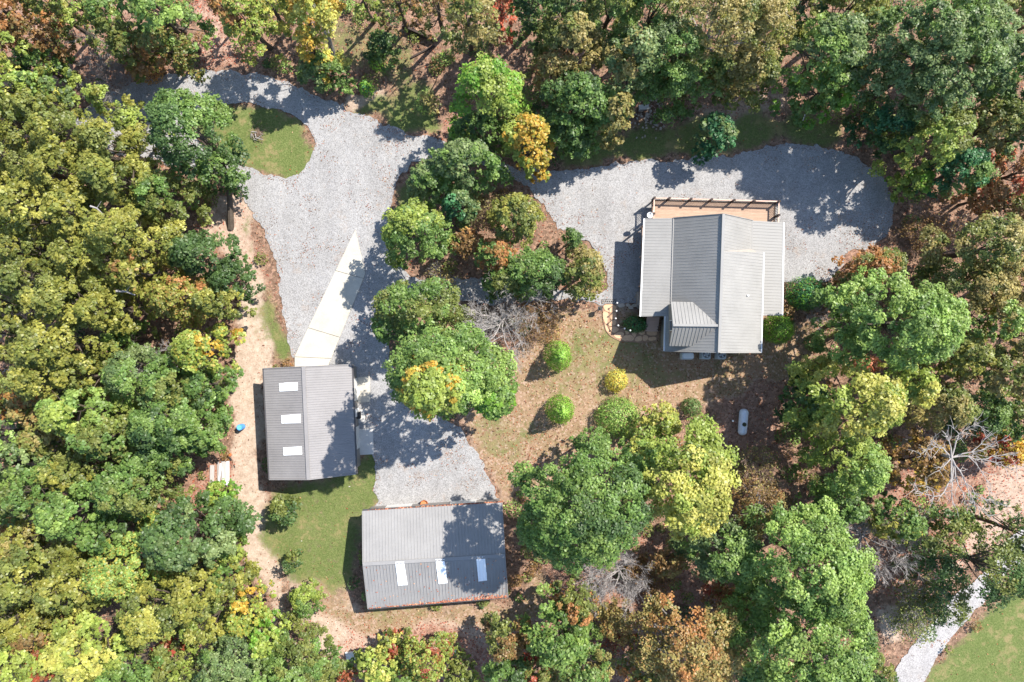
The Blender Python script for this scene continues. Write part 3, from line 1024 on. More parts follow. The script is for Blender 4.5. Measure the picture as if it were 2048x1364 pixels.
# ---------------------------------------------------------------- air conditioners, generator
for px, py, lb in ((1413, 709, "grey air conditioner beside the pale generator"), (1444, 709, "grey air conditioner farther from the generator, by the roof's sunlit half")):
    q = W(px, py, .8)
    ac = thing("air_conditioner", (q[0], q[1], 0), lb, "air conditioner", "air conditioners under the house's lower roof edge")
    b = MB(); b.box((q[0], q[1], .05), (1.0, 1.0, .1), -.03); b.build("pad", M['old_concrete'], ac)
    b = MB(); b.box((q[0], q[1], .44), (.82, .82, .68), -.03)
    for k in range(9): b.box((q[0], q[1], .16 + k * .07), (.85, .85, .02), -.03)
    b.build("cabinet", M['pale_metal'], ac)
    b = MB(); b.tube([(q[0], q[1], .782), (q[0], q[1], .788)], .36, 24); b.build("fan_opening", M['black_metal'], ac)
    b = MB()
    for r in (.12, .2, .28, .36):
        b.tube([(q[0] + math.cos(t) * r, q[1] + math.sin(t) * r, .82) for t in [i * math.pi / 12 for i in range(25)]], .009, 4, False)
    for k in range(8):
        t = k * math.pi / 4
        b.beam((q[0], q[1], .82), (q[0] + math.cos(t) * .38, q[1] + math.sin(t) * .38, .82), .012, .012)
    b.build("fan_guard", M['pale_metal'], ac)
    b = MB()
    for k in range(4):
        t = k * math.pi / 2 + .4
        b.beam((q[0], q[1], .80), (q[0] + math.cos(t) * .3, q[1] + math.sin(t) * .3, .80), .13, .012)
    b.build("fan_blade", M['pale_metal'], ac)
q = W(1376, 712, .7)
gen = thing("generator", (q[0], q[1], 0), "pale generator in a rounded case under the house's lower roof edge", "generator")
def rounded(cx, cy, w, d, r, n=5):
    pl = []
    for sx, sy, t0 in ((1, 1, 0), (-1, 1, 90), (-1, -1, 180), (1, -1, 270)):
        for k in range(n + 1):
            t = math.radians(t0 + 90 * k / n)
            pl.append((cx + sx * (w / 2 - r) + math.cos(t) * r, cy + sy * (d / 2 - r) + math.sin(t) * r))
    return pl
b = MB(); b.prism(rounded(q[0], q[1], 1.3, .75, .16), -.02, .12); b.build("pad", M['old_concrete'], gen)
b = MB(); b.prism(rounded(q[0], q[1], 1.2, .64, .2), .12, .62); b.build("case", M['pale_metal'], gen)
b = MB(); b.prism(rounded(q[0] + .06, q[1] + .02, 1.0, .5, .12), .60, .70); b.build("lid", M['white_paint'], gen)

# ---------------------------------------------------------------- the two metal sheds
def shed(name, label, NW, NE, SE, SW, R0, R1, he, hr, roofmat, along_y, skylights, spacing, shade):
    """R0-R1 the ridge; NW..SW the eave corners, photo pixels at their own heights"""
    nw, ne, se, sw = W(*NW, he), W(*NE, he), W(*SE, he), W(*SW, he)
    r0, r1 = W(*R0, hr), W(*R1, hr)
    c = W((NW[0] + SE[0]) / 2, (NW[1] + SE[1]) / 2, he)
    root = thing(name, (c[0], c[1], 0), label, "shed")
    rm = M[roofmat]
    if along_y:
        A, B = [r0, nw, sw, r1], [r0, r1, se, ne]
        rib = (nw[0] - r0[0], nw[1] - r0[1])
    else:
        A, B = [r0, r1, ne, nw], [r0, sw, se, r1]
        rib = (nw[0] - r0[0], nw[1] - r0[1])
    A = [(p[0] - .003 if along_y else p[0], p[1], p[2]) for p in A]
    pa = roof_plane("roof_panel", A, rib, rm, root, spacing, .04, .03)
    pb = roof_plane("roof_panel", B, (ne[0] - r0[0], ne[1] - r0[1]) if along_y else (sw[0] - r0[0], sw[1] - r0[1]), rm, root, spacing, .04, .03)
    b = MB(); b.beam((r0[0], r0[1], hr + .045), (r1[0], r1[1], hr + .045), .34, .05); b.build("ridge_cap", rm, root)
    # walls pulled in from the eaves
    def pull(p, k=.28):
        d = Vector((c[0] - p[0], c[1] - p[1]))
        return (p[0] + math.copysign(k, d.x), p[1] + math.copysign(k, d.y))
    f = [pull(nw), pull(ne), pull(se), pull(sw)]
    wall_prism("wall", f, [he - .1] * 4, M['shed_wall'], root)
    for e0, e1, rp_ in (((f[0], f[1], r0), (f[3], f[2], r1)) if along_y else ((f[0], f[3], r0), (f[1], f[2], r1))):
        b = MB()
        ix = (e0[0] + e1[0]) / 2, (e0[1] + e1[1]) / 2
        b.add([(e0[0], e0[1], he - .12), (e1[0], e1[1], he - .12), (ix[0], ix[1], hr - .16)], [(0, 1, 2)])
        b.build("gable_wall", M['shed_wall'], root)
    ga, gb = ((nw, sw), (ne, se)) if along_y else ((nw, ne), (sw, se))
    for (p, q_) in (ga, gb):
        d = Vector((q_[0] - p[0], q_[1] - p[1])).normalized()
        n_ = Vector((d.y, -d.x))
        if n_.dot(Vector((p[0] - c[0], p[1] - c[1]))) < 0: n_ = -n_
        b = MB()
        b.beam((p[0] + n_.x * .07, p[1] + n_.y * .07, he - .10), (q_[0] + n_.x * .07, q_[1] + n_.y * .07, he - .10), .13, .12)
        b.build("gutter", M['dark_trim'], root)
    for (p, q_) in (((nw, r0), (r0, ne), (sw, r1), (r1, se)) if along_y else ((nw, r0), (r0, sw), (ne, r1), (r1, se))):
        b = MB(); b.beam((p[0], p[1], p[2] + .0), (q_[0], q_[1], q_[2] + .0), .07, .16); b.build("rake_trim", M[roofmat], root)
    for quad in skylights:
        pz = plane_z(A if along_y else B)
        pts = []
        for x, y in quad:
            h = (he + hr) / 2
            for _ in range(6):
                q_ = W(x, y, h)
                h = pz(q_[0], q_[1]) + .075
            pts.append((q_[0], q_[1], h))
        roof_plane("skylight", pts, (rib if along_y else (sw[0] - r0[0], sw[1] - r0[1])), M['skylight'], root, spacing, .04, .025, .05)
    return root, f

sh1, f1 = shed("metal_shed", "grey gabled metal shed at the foot of the white concrete drive", (527, 737), (703, 729), (712, 948), (539, 959),
               (607, 733), (617, 959), 3.2, 4.45, 'shed_roof', True,
               [[(558, 767), (595, 765), (595, 781), (559, 783)], [(562, 831), (601, 828), (601, 846), (563, 847)], [(566, 895), (603, 893), (604, 909), (567, 911)]], .23, 0)
sk = W(601, 829, 4.4)
d1 = wall_panel("overhead_door", f1[0], f1[1], .28, .72, 0, 2.6, M['door'], sh1, -.03)
wall_panel("overhead_door", f1[1], f1[2], .12, .34, 0, 2.4, M['door'], sh1, -.03)
wall_panel("overhead_door", f1[1], f1[2], .60, .82, 0, 2.4, M['door'], sh1, -.03)
dd = wall_panel("door", f1[1], f1[2], .42, .5, 0, 2.05, M['white_paint'], sh1, -.03)
sh2, f2 = shed("metal_barn", "wide grey metal barn with leaves in its gutter below the gravel drive", (725, 1022), (1004, 1005), (1016, 1194), (736, 1217),
               (726, 1128), (1010, 1111), 2.9, 4.5, 'barn_roof', False,
               [[(791, 1124), (808, 1123), (815, 1170), (796, 1171)], [(871, 1119), (889, 1118), (895, 1166), (877, 1168)], [(952, 1114), (970, 1113), (974, 1161), (957, 1163)]], .30, 0)
wall_panel("overhead_door", f2[0], f2[1], .12, .32, 0, 2.4, M['door'], sh2, -.03)
wall_panel("overhead_door", f2[0], f2[1], .62, .82, 0, 2.4, M['door'], sh2, -.03)
wall_panel("door", f2[3], f2[0], .4, .5, 0, 2.05, M['white_paint'], sh2, -.03)
# dark box on the small pad
q = W(716, 831, .7)
bx = thing("heat_pump", (q[0], q[1], 0), "small black heat pump box on a pad by the grey shed", "heat pump")
b = MB(); b.box((q[0], q[1], .4), (.34, .66, .75), .05); b.build("cabinet", M['black_metal'], bx)
b = MB()
for k in range(8): b.box((q[0] + .18, q[1], .14 + k * .08), (.02, .58, .025), .05)
b.build("grille", M['dark_trim'], bx)

# ---------------------------------------------------------------- small things in the yard
q = W(848, 1008, .5)
fp = thing("fire_bowl", (q[0], q[1], 0), "rusty orange fire bowl tipped against the barn's gutter side", "fire bowl")
b = MB()
ax = Vector((.35, -.25, .9)).normalized(); s1v = ax.cross(Vector((0, 1, 0))).normalized(); s2v = ax.cross(s1v)
def ringpts(r, d, n=20): return [tuple(Vector(q) + s1v * (math.cos(2 * math.pi * k / n) * r) + s2v * (math.sin(2 * math.pi * k / n) * r) + ax * d) for k in range(n)]
prof_o = [(.05, -.36), (.2, -.33), (.33, -.2), (.40, 0)]
vs, fs = [], []
for r, d in prof_o + [(.36, .0), (.29, -.17), (.17, -.27), (.03, -.29)]: vs += ringpts(r, d)
for i in range(7):
    for k in range(20): fs.append((i * 20 + k, i * 20 + (k + 1) % 20, (i + 1) * 20 + (k + 1) % 20, (i + 1) * 20 + k))
b.add(vs, fs); b.build("bowl", M['rust'], fp, True)
b = MB(); b.add(ringpts(.27, -.19), [tuple(range(20))]); b.build("ash_bed", M['rust_in'], fp)
b = MB(); b.tube([(q[0] - .1, q[1], 0), (q[0] - .05, q[1], .25)], .09, 8); b.build("stand", M['rust'], fp)

q = W(479, 855, .8)
br = thing("plastic_barrel", (q[0], q[1], 0), "bright blue plastic barrel at the wood's edge beside the dirt track", "barrel")
b = MB(); b.tube([(q[0], q[1], -.03), (q[0], q[1], .1), (q[0], q[1], .28), (q[0], q[1], .32), (q[0], q[1], .56), (q[0], q[1], .6), (q[0], q[1], .8), (q[0], q[1], .86)],
                 [.27, .29, .30, .285, .285, .30, .30, .27], 24); b.build("drum", M['blue'], br)
b = MB(); b.tube([(q[0] - .01, q[1] + .01, .86), (q[0] - .01, q[1] + .01, .885)], .235, 24); b.build("lid", M['blue_lid'], br)
b = MB(); b.tube([(q[0] + .1, q[1] + .05, .88), (q[0] + .1, q[1] + .05, .91)], .035, 10); b.build("bung", M['blue'], br)

def board(name, pts, z, w, t, mat, label, cat, group=None):
    a, c = W(*pts[0]), W(*pts[1])
    b = MB(); b.beam((a[0], a[1], z), (c[0], c[1], z), w, t)
    return tag(b.build(name, M[mat]), label, cat, group)
G = "boards lying at the wood's edge"
board("plank", ((425, 930), (424, 976)), .05, .42, .05, 'grey_wood', "wide grey weathered plank farthest from the dirt track", "plank", G)
board("plank", ((437, 923), (437, 972)), .06, .15, .05, 'grey_wood', "narrow brownish plank beside the wide grey one", "plank", G)
board("plank", ((449, 922), (449, 972)), .16, .48, .05, 'grey_wood', "pale grey plank underneath the two white strips", "plank", G)
board("plank", ((443, 926), (440, 964)), .21, .16, .03, 'white_paint', "white strip lying askew on the pale grey plank", "plank", G)
board("plank", ((446, 934), (449, 960)), .21, .11, .03, 'white_paint', "short thin white strip crossing the pale grey plank", "plank", G)
board("plank", ((455, 922), (455, 970)), .12, .44, .10, 'white_paint', "wide bright white board nearest the dirt track", "plank", G)
board("pipe_piece", ((456, 910), (464, 921)), .08, .13, .1, 'black_metal', "short black pipe lying beyond the white board", "pipe")
q = W(461, 909)
b = MB(); b.tube([(q[0], q[1], -.02), (q[0], q[1], .1), (q[0], q[1], .28)], [.13, .15, .12], 14); b.tube([(q[0], q[1], .28), (q[0], q[1], .3)], .15, 14)
tag(b.build("bucket", M['orange']), "small orange bucket beside the black pipe", "bucket")
board("angle_bar", ((468, 929), (470, 935)), .05, .06, .06, 'black_metal', "tiny dark bar on the dirt track near the boards", "bar")

q = W(702, 1312, .15)
b = MB()
pl = [(q[0] - .6, q[1] + .34), (q[0] - .45, q[1] - .38), (q[0] + .2, q[1] - .40), (q[0] + .5, q[1] - .28), (q[0] + .62, q[1]), (q[0] + .5, q[1] + .3), (q[0] + .2, q[1] + .42)]
b.prism(pl, -.04, .16); b.prism([(q[0] + (x - q[0]) * .84, q[1] + (y - q[1]) * .84) for x, y in pl], .16, .21)
tag(b.build("plastic_sled", M['white_paint'], None), "white round ended plastic sled at the edge of the trees below the barn", "sled")
q = W(910, 1303, .3)
b = MB(); b.box((q[0], q[1], .17), (.5, .42, .40), .3); b.box((q[0] - .03, q[1], .38), (.5, .05, .05), .3)
tag(b.build("white_box", M['white_paint']), "small white box on red leaf litter below the barn", "box")
q = W(885, 964, 0)
# pale scraps on the lawn
for (x, y, r, lb) in ((699, 973, .10, "small pale rock on the lawn below the grey shed's corner"), (603, 1082, .06, "tiny pale stone on the lawn between the two dark saplings")):
    q = W(x, y); b = MB(); b.prism([(q[0] + math.cos(t) * r * R_.uniform(.7, 1.2), q[1] + math.sin(t) * r * .6 * R_.uniform(.7, 1)) for t in [k * math.pi / 4 for k in range(8)]], -.06, .03)
    tag(b.build("pale_rock", M['concrete']), lb, "rock")

# propane tank
a, c = W(1489.5, 826, .9), W(1486.5, 863, .9)
tk = thing("propane_tank", (a[0], (a[1] + c[1]) / 2, 0), "long pale grey propane tank with dark dome lid under the trees", "propane tank")
d = (Vector(c) - Vector(a)).normalized()
pts, rad = [], []
for k in range(7):
    t = math.pi / 2 * k / 6
    pts.append(Vector((a[0], a[1], .62)) - d * (.40 * math.cos(t))); rad.append(max(.45 * math.sin(t), .02))
for k in range(1, 7):
    t = math.pi / 2 * k / 6
    pts.append(Vector((c[0], c[1], .62)) + d * (.40 * math.sin(t))); rad.append(max(.45 * math.cos(t), .02))
b = MB(); b.tube(pts, rad, 24); b.build("vessel", M['tank'], tk, True)
mid = Vector((a[0], a[1], 0)).lerp(Vector((c[0], c[1], 0)), .5)
lid = mid + d * .2
b = MB(); b.tube([(lid.x, lid.y, 1.0), (lid.x, lid.y, 1.14), (lid.x, lid.y, 1.22), (lid.x, lid.y, 1.25)], [.2, .2, .14, .03], 16); b.build("dome_lid", M['moss_dark'], tk, True)
for s in (-.9, .9):
    e = mid + d * s
    b = MB(); b.box((e.x, e.y, .12), (.7, .12, .3)); b.build("leg", M['black_metal'], tk)
q = W(1466, 842, .6)
rs = thing("valve_riser", (q[0], q[1], 0), "thin pipe riser with a pale cap beside the propane tank", "pipe riser")
b = MB(); b.tube([(q[0], q[1], -.05), (q[0], q[1], .55)], .05, 8); b.build("pipe", M['black_metal'], rs)
b = MB(); b.tube([(q[0], q[1], .55), (q[0], q[1], .6), (q[0], q[1], .66)], [.09, .1, .04], 10); b.build("cap", M['white_paint'], rs)

# white leaning pole north of the yard
a, c = W(1602, 252), W(1610, 229, 1.6)
b = MB(); b.tube([(a[0], a[1], -.05), c], [.05, .04], 8)
tag(b.build("white_pole", M['white_paint']), "thin white leaning pole in the shade above the gravel yard", "pole")

# timber retaining wall in the wood
a, c = W(806, 57), W(868, 84)
rw = thing("timber_wall", ((a[0] + c[0]) / 2, (a[1] + c[1]) / 2, 0), "dark timber retaining wall across the shaded path in the wood", "retaining wall")
for k in range(4):
    b = MB(); b.beam((a[0], a[1], .10 + k * .2), (c[0], c[1], .10 + k * .2), .2, .19); b.build("timber", M['dark_wood'], rw)
for t in (.02, .35, .68, .98):
    p = Vector(a).lerp(Vector(c), t)
    b = MB(); b.box((p.x + .07, p.y + .16, .42), (.14, .14, .95), -.41); b.build("post", M['dark_wood'], rw)
board("timber_sleeper", ((869, 92), (822, 116)), .06, .16, .14, 'dark_wood', "dark sleeper edging the shaded path below the timber wall", "timber")
# rubble/stone pad in the wood north of the yard
q = W(1300, 230)
for x, y, w_, h_, lb in ((1287, 215, 1.1, .12, "dark flat slab among rubble in the north wood"),):
    p = W(x, y); b = MB(); b.box((p[0], p[1], .1), (1.0, .45, .3), .1); tag(b.build("concrete_block", M['old_concrete']), "grey concrete block on dark rubble in the wood above the gravel yard", "block")
rub = MB()
for k in range(150):
    x, y = R_.gauss(1300, 22), R_.gauss(226, 19)
    p = W(x, y); s = R_.uniform(.08, .26); t = R_.uniform(0, 3)
    rub.box((p[0], p[1], s * .2), (s, s * R_.uniform(.5, 1), s * .6), t)
tag(rub.build("rubble", M['stone']), "heap of broken grey rubble in the wood above the gravel yard", "rubble", kind='stuff')

# brush pile on the grass island
q = W(516, 270)
bp = thing("brush_pile", (q[0], q[1], 0), "heap of grey cut sticks on the oval grass island", "brush pile")
for (x0, y0, x1, y1, r) in ((505, 265, 516, 266, .05), (511, 266, 514, 276, .06), (513, 277, 528, 281, .05), (504, 266, 503, 276, .04), (517, 277, 525, 272, .035),
                            (514, 277, 522, 275, .04), (508, 280, 516, 282, .04), (519, 265, 527, 270, .03), (506, 270, 512, 281, .03)):
    a, c = W(x0, y0), W(x1, y1)
    z0, z1 = R_.uniform(.06, .25), R_.uniform(.06, .3)
    b = MB(); b.tube([(a[0], a[1], z0), ((a[0] + c[0]) / 2 + R_.uniform(-.05, .05), (a[1] + c[1]) / 2, (z0 + z1) / 2 + .03), (c[0], c[1], z1)], [r, r * .9, r * .6], 7)
    b.build("stick", M['greybark'], bp)
tw = MB()
for k in range(130):
    t, rr = R_.uniform(0, 6.28), abs(R_.gauss(0, .5))
    p = Vector((q[0] + math.cos(t) * rr + .1, q[1] + math.sin(t) * rr + .15, R_.uniform(.02, .2)))
    t2, ln = R_.uniform(0, 6.28), R_.uniform(.2, .6)
    tw.tube([p, p + Vector((math.cos(t2) * ln, math.sin(t2) * ln, R_.uniform(-.02, .12)))], .012, 3, False)
o = tw.build("twigs", M['brownbark'], bp); o['kind'] = 'stuff'

# ---------------------------------------------------------------- foliage
PAL = {
    'dgreen': [(76, 102, 60), (94, 122, 72), (62, 88, 52)],
    'green': [(102, 134, 72), (126, 152, 86), (84, 114, 60)],
    'lgreen': [(134, 162, 88), (154, 180, 104), (110, 142, 76)],
    'bgreen': [(108, 132, 86), (134, 152, 104), (86, 110, 72)],
    'teal': [(64, 114, 76), (86, 140, 98), (52, 92, 62)],
    'olive': [(138, 142, 72), (158, 158, 82), (114, 126, 64)],
    'ogreen': [(112, 124, 68), (134, 142, 80), (94, 110, 60)],
    'ygreen': [(142, 160, 80), (160, 176, 94), (120, 142, 70)],
    'yellow': [(176, 178, 98), (192, 191, 112), (152, 162, 84)],
    'gold': [(198, 164, 76), (184, 150, 68), (166, 160, 74)],
    'orange': [(178, 132, 90), (166, 118, 78), (150, 130, 84)],
    'brown': [(150, 118, 82), (132, 108, 74), (120, 106, 70)],
    'red': [(160, 82, 66), (150, 70, 58), (132, 96, 66)],
    'pink': [(216, 130, 110), (204, 112, 94), (180, 124, 94)],
    'tan': [(162, 150, 100), (150, 142, 92), (128, 130, 82)],
    'lime': [(112, 156, 62), (138, 178, 78), (92, 136, 54)],
}
LEAF_GAIN = .98
tri_total = 0


def pal_arr(name): return np.array([lin(c) for c in PAL[name]]) * LEAF_GAIN * np.array([1.06, 1.0, .84])


def crown_mesh(name, rx, ry, rot, H, h0, pal, pal2, p2, seed, dens=1.0, leaf=.235, rb=None, flat=.75, mix=.08):
    """crown as thousands of separate leaf faces grouped in clumps on boughs; local origin on the ground below its middle"""
    g = np.random.default_rng(seed)
    r = math.sqrt(rx * ry)
    rb = rb or min(max(.225 * r, .34), .9)
    nb = max(6, int(3.3 * r * r / (rb * rb)))
    ph = g.uniform(0, 6.28, 4)
    am = g.uniform(.05, .15, 4)
    def edge(th): return 1 + am[0] * np.sin(2 * th + ph[0]) + am[1] * np.sin(3 * th + ph[1]) + am[2] * np.sin(5 * th + ph[2]) + .5 * am[3] * np.sin(8 * th + ph[3])
    # bough centres spread over the crown by best-candidate picking
    c = np.zeros((nb, 2))
    for i in range(nb):
        k = 7
        th = g.uniform(0, 6.28, k); rr = np.sqrt(g.uniform(0, 1, k))
        cand = np.stack([np.cos(th) * rr * edge(th), np.sin(th) * rr * edge(th)], -1)
        if i:
            d = ((cand[:, None, :] - c[None, :i, :]) ** 2).sum(-1).min(1)
            c[i] = cand[d.argmax()]
        else: c[i] = cand[0]
    rho = np.minimum(np.hypot(c[:, 0], c[:, 1]), 1.05)
    low = g.random(nb) < .30
    ax, ay = max(rx - rb * .6, rx * .4), max(ry - rb * .6, ry * .4)
    x, y = c[:, 0] * ax, c[:, 1] * ay
    cs, sn = math.cos(rot), math.sin(rot)
    bx, by = x * cs - y * sn, x * sn + y * cs
    dome = np.sqrt(np.clip(1 - .9 * rho ** 2, 0, 1))
    bz = h0 + rb * .5 + (H - rb * .8 - h0 - rb * .5) * dome + g.normal(0, .05 * r + .12, nb)
    low &= rho > .35
    bz = np.where(low, h0 + rb * .5 + (bz - h0 - rb * .5) * g.uniform(.2, .7, nb), bz)
    br = rb * g.uniform(.75, 1.3, nb)
    P, P2 = pal_arr(pal), pal_arr(pal2 or pal)
    # neighbouring boughs tend to share a colour
    fld = np.sin(bx * 1.1 / max(r, .8) * 2 + ph[0]) + np.sin(by * 1.3 / max(r, .8) * 2 + ph[1]) + g.normal(0, .7, nb)
    second = fld > np.quantile(fld, 1 - p2) if p2 > 0 else np.zeros(nb, bool)
    area = .5 * leaf * leaf * .8
    nl = np.maximum((dens * 1.5 * math.pi * br ** 2 / area).astype(int), 6)
    bi = np.repeat(np.arange(nb), nl)
    n = len(bi)
    K = 9
    cz = g.uniform(-.15, 1, (nb, K)); ct = g.uniform(0, 6.28, (nb, K)); cr = np.sqrt(1 - np.clip(cz, -1, 1) ** 2)
    cd = np.stack([cr * np.cos(ct), cr * np.sin(ct), cz], -1)
    ki = g.integers(0, K, n)
    d0 = cd[bi, ki]
    off = g.normal(0, 1, (n, 3))
    off /= np.linalg.norm(off, axis=1)[:, None] + 1e-9
    off *= (g.random(n) ** .45)[:, None] * .46
    off[:, 2] = np.abs(off[:, 2]) * .75 - .08
    q = (d0 * .70 + off) * br[bi][:, None]
    q[:, 2] *= flat
    pos = np.stack([bx[bi], by[bi], bz[bi]], -1) + q
    pos[:, 2] = np.maximum(pos[:, 2], .06)
    out = d0 * .5 + off * 1.2
    nrm = out + np.array([0, 0, .75]) + g.normal(0, .42, (n, 3))
    nrm /= np.linalg.norm(nrm, axis=1)[:, None] + 1e-9
    t = np.cross(nrm, g.normal(0, 1, (n, 3)))
    t /= np.linalg.norm(t, axis=1)[:, None] + 1e-9
    b = np.cross(nrm, t)
    L = leaf * g.uniform(.7, 1.3, n)[:, None]
    droop = nrm * L * .12
    v = np.empty((n, 4, 3))
    v[:, 0] = pos - t * L * .52 - droop
    v[:, 1] = pos - b * L * .40 - t * L * .05
    v[:, 2] = pos + t * L * .55 - droop
    v[:, 3] = pos + b * L * .40 - t * L * .05
    col = np.where(second[bi][:, None], P2[g.integers(0, len(P2), nb)[bi]], P[g.integers(0, len(P), nb)[bi]])
    sw = g.random(n) < mix
    other = P2[g.integers(0, len(P2), n)]
    col = np.where(sw[:, None], other, col)
    lc = np.where(second[bi][:, None], P2[g.integers(0, len(P2), n)], P[g.integers(0, len(P), n)])
    col = col * .55 + lc * .45
    col = col * (1 + g.normal(0, .10, nb))[bi][:, None] * (1 + g.normal(0, .15, n))[:, None]
    col = np.clip(col, .008, .8)
    me = quads_mesh(name, v.reshape(-1, 3), np.arange(n * 4).reshape(n, 4))
    at = me.color_attributes.new("tint", 'FLOAT_COLOR', 'POINT')
    cc = np.ones((n, 4, 4), np.float32)
    cc[:, :, :3] = col[:, None, :]
    at.data.foreach_set("color", cc.ravel())
    global tri_total
    tri_total += n * 2
    me.materials.append(M['leaf'])
    return me, np.stack([bx, by, bz], -1)


def trunk_mesh(name, r, H, h0, boughs, seed, lean=(0, 0), mat='bark', nlimb=9):
    g = random.Random(seed)
    b = MB()
    tr = max(.05, min(.025 * r + .013 * H, .25))
    top = Vector((g.uniform(-.3, .3), g.uniform(-.3, .3), h0 + (H - h0) * .55))
    base = Vector((lean[0], lean[1], -.1))
    pts = []
    for k in range(6):
        t = k / 5
        p = base.lerp(top, t)
        if lean != (0, 0):
            p = Vector((lean[0] * (1 - t) ** 1.5 - .5 * math.sin(3.14 * t) * lean[1] * .3, lean[1] * (1 - t) ** 2.2, base.z + (top.z - base.z) * t))
        elif 0 < k < 5: p += Vector((g.uniform(-.1, .1), g.uniform(-.1, .1), 0)) * (H / 10)
        pts.append(p)
    b.tube(pts, [tr * 1.35, tr * 1.05, tr * .95, tr * .8, tr * .62, tr * .35], 8)
    idx = list(range(len(boughs)))
    g.shuffle(idx)
    for i in idx[:nlimb]:
        e = Vector(boughs[i])
        t = g.uniform(.45, .9)
        k = min(int(t * 5), 4)
        s = pts[k].lerp(pts[k + 1], t * 5 - k)
        m = s.lerp(e, .5) + Vector((g.uniform(-.3, .3), g.uniform(-.3, .3), -.15))
        b.tube([s, m, e], [tr * .36, tr * .22, tr * .08], 5, False)
        for _ in range(3):
            a = m.lerp(e, g.uniform(.1, .9))
            b.tube([a, a + Vector((g.uniform(-1, 1), g.uniform(-1, 1), g.uniform(.1, .8))) * min(r * .4, 1.2)], [tr * .14, .01], 3, False)
    me = bpy.data.meshes.new(name)
    me.from_pydata(b.v, [], b.f)
    me.materials.append(M[mat])
    return me


def plant_tree(px, py, rx, ry, H, pal, pal2=None, p2=0.0, label='', name='broadleaf_tree', cat='tree', group=None, rot=0.0,
               dens=1.0, h0=None, leaf=.235, rb=None, lean=None, mat='bark', nlimb=9, mix=.08, flat=.75):
    hm = H * (.54 if H < 16 else .64)
    s = (CAMH - hm) / CAMH / 20
    c = W(px, py, hm)
    if pal2 in ('red', 'orange', 'gold', 'pink') and p2 < .4 and pal not in ('red', 'orange', 'gold', 'pink', 'yellow'): mix, p2 = max(mix, p2 * .8), p2 * .35
    if H > 15.5 and h0 is None: h0 = H * .42
    h0 = H * .22 if h0 is None else h0
    if cat == 'tree' and H > 7.5:
        k = 1.0
        if px < 370 and (py > 335 or px < 100): k = 1.16
        elif py < 220 and px > 1020: k = 1.18
        elif px > 1800 or (py > 1060 and px > 1060): k = 1.1
        rx, ry = rx * k, ry * k
    if lean is None:   # the trunk rises at a slight slant, its foot under its own crown
        gx_, gy_ = W(px, py)[:2]
        dx_, dy_ = gx_ - c[0], gy_ - c[1]
        dl_ = math.hypot(dx_, dy_)
        k = min(dl_ * .6, .09 * H) / (dl_ + 1e-6)
        lean_m = (dx_ * k, dy_ * k)
    else: lean_m = None
    seed = int(px * 7 + py * 13) % 99991
    root = thing(name, (c[0], c[1], 0), label, cat, group)
    rnd_ = random.Random(seed)
    leaf *= .80 + .38 * rnd_.random()
    rb = (rb or min(max(.225 * math.sqrt(rx * ry) * s, .34), .9)) * rnd_.uniform(.74, 1.3)
    me, boughs = crown_mesh("crown", rx * s, ry * s, rot, H, h0, pal, pal2, p2, seed, dens, leaf, rb, flat, mix)
    o = bpy.data.objects.new("crown", me); COL.objects.link(o); o.parent = root
    ln = lean_m or (0, 0)
    if lean:
        bp_ = W(*lean)
        ln = (bp_[0] - c[0], bp_[1] - c[1])
    tm_ = trunk_mesh("trunk", math.sqrt(rx * ry) * s, H, h0, boughs, seed, ln, mat, nlimb)
    o = bpy.data.objects.new("trunk", tm_); COL.objects.link(o); o.parent = root
    return root


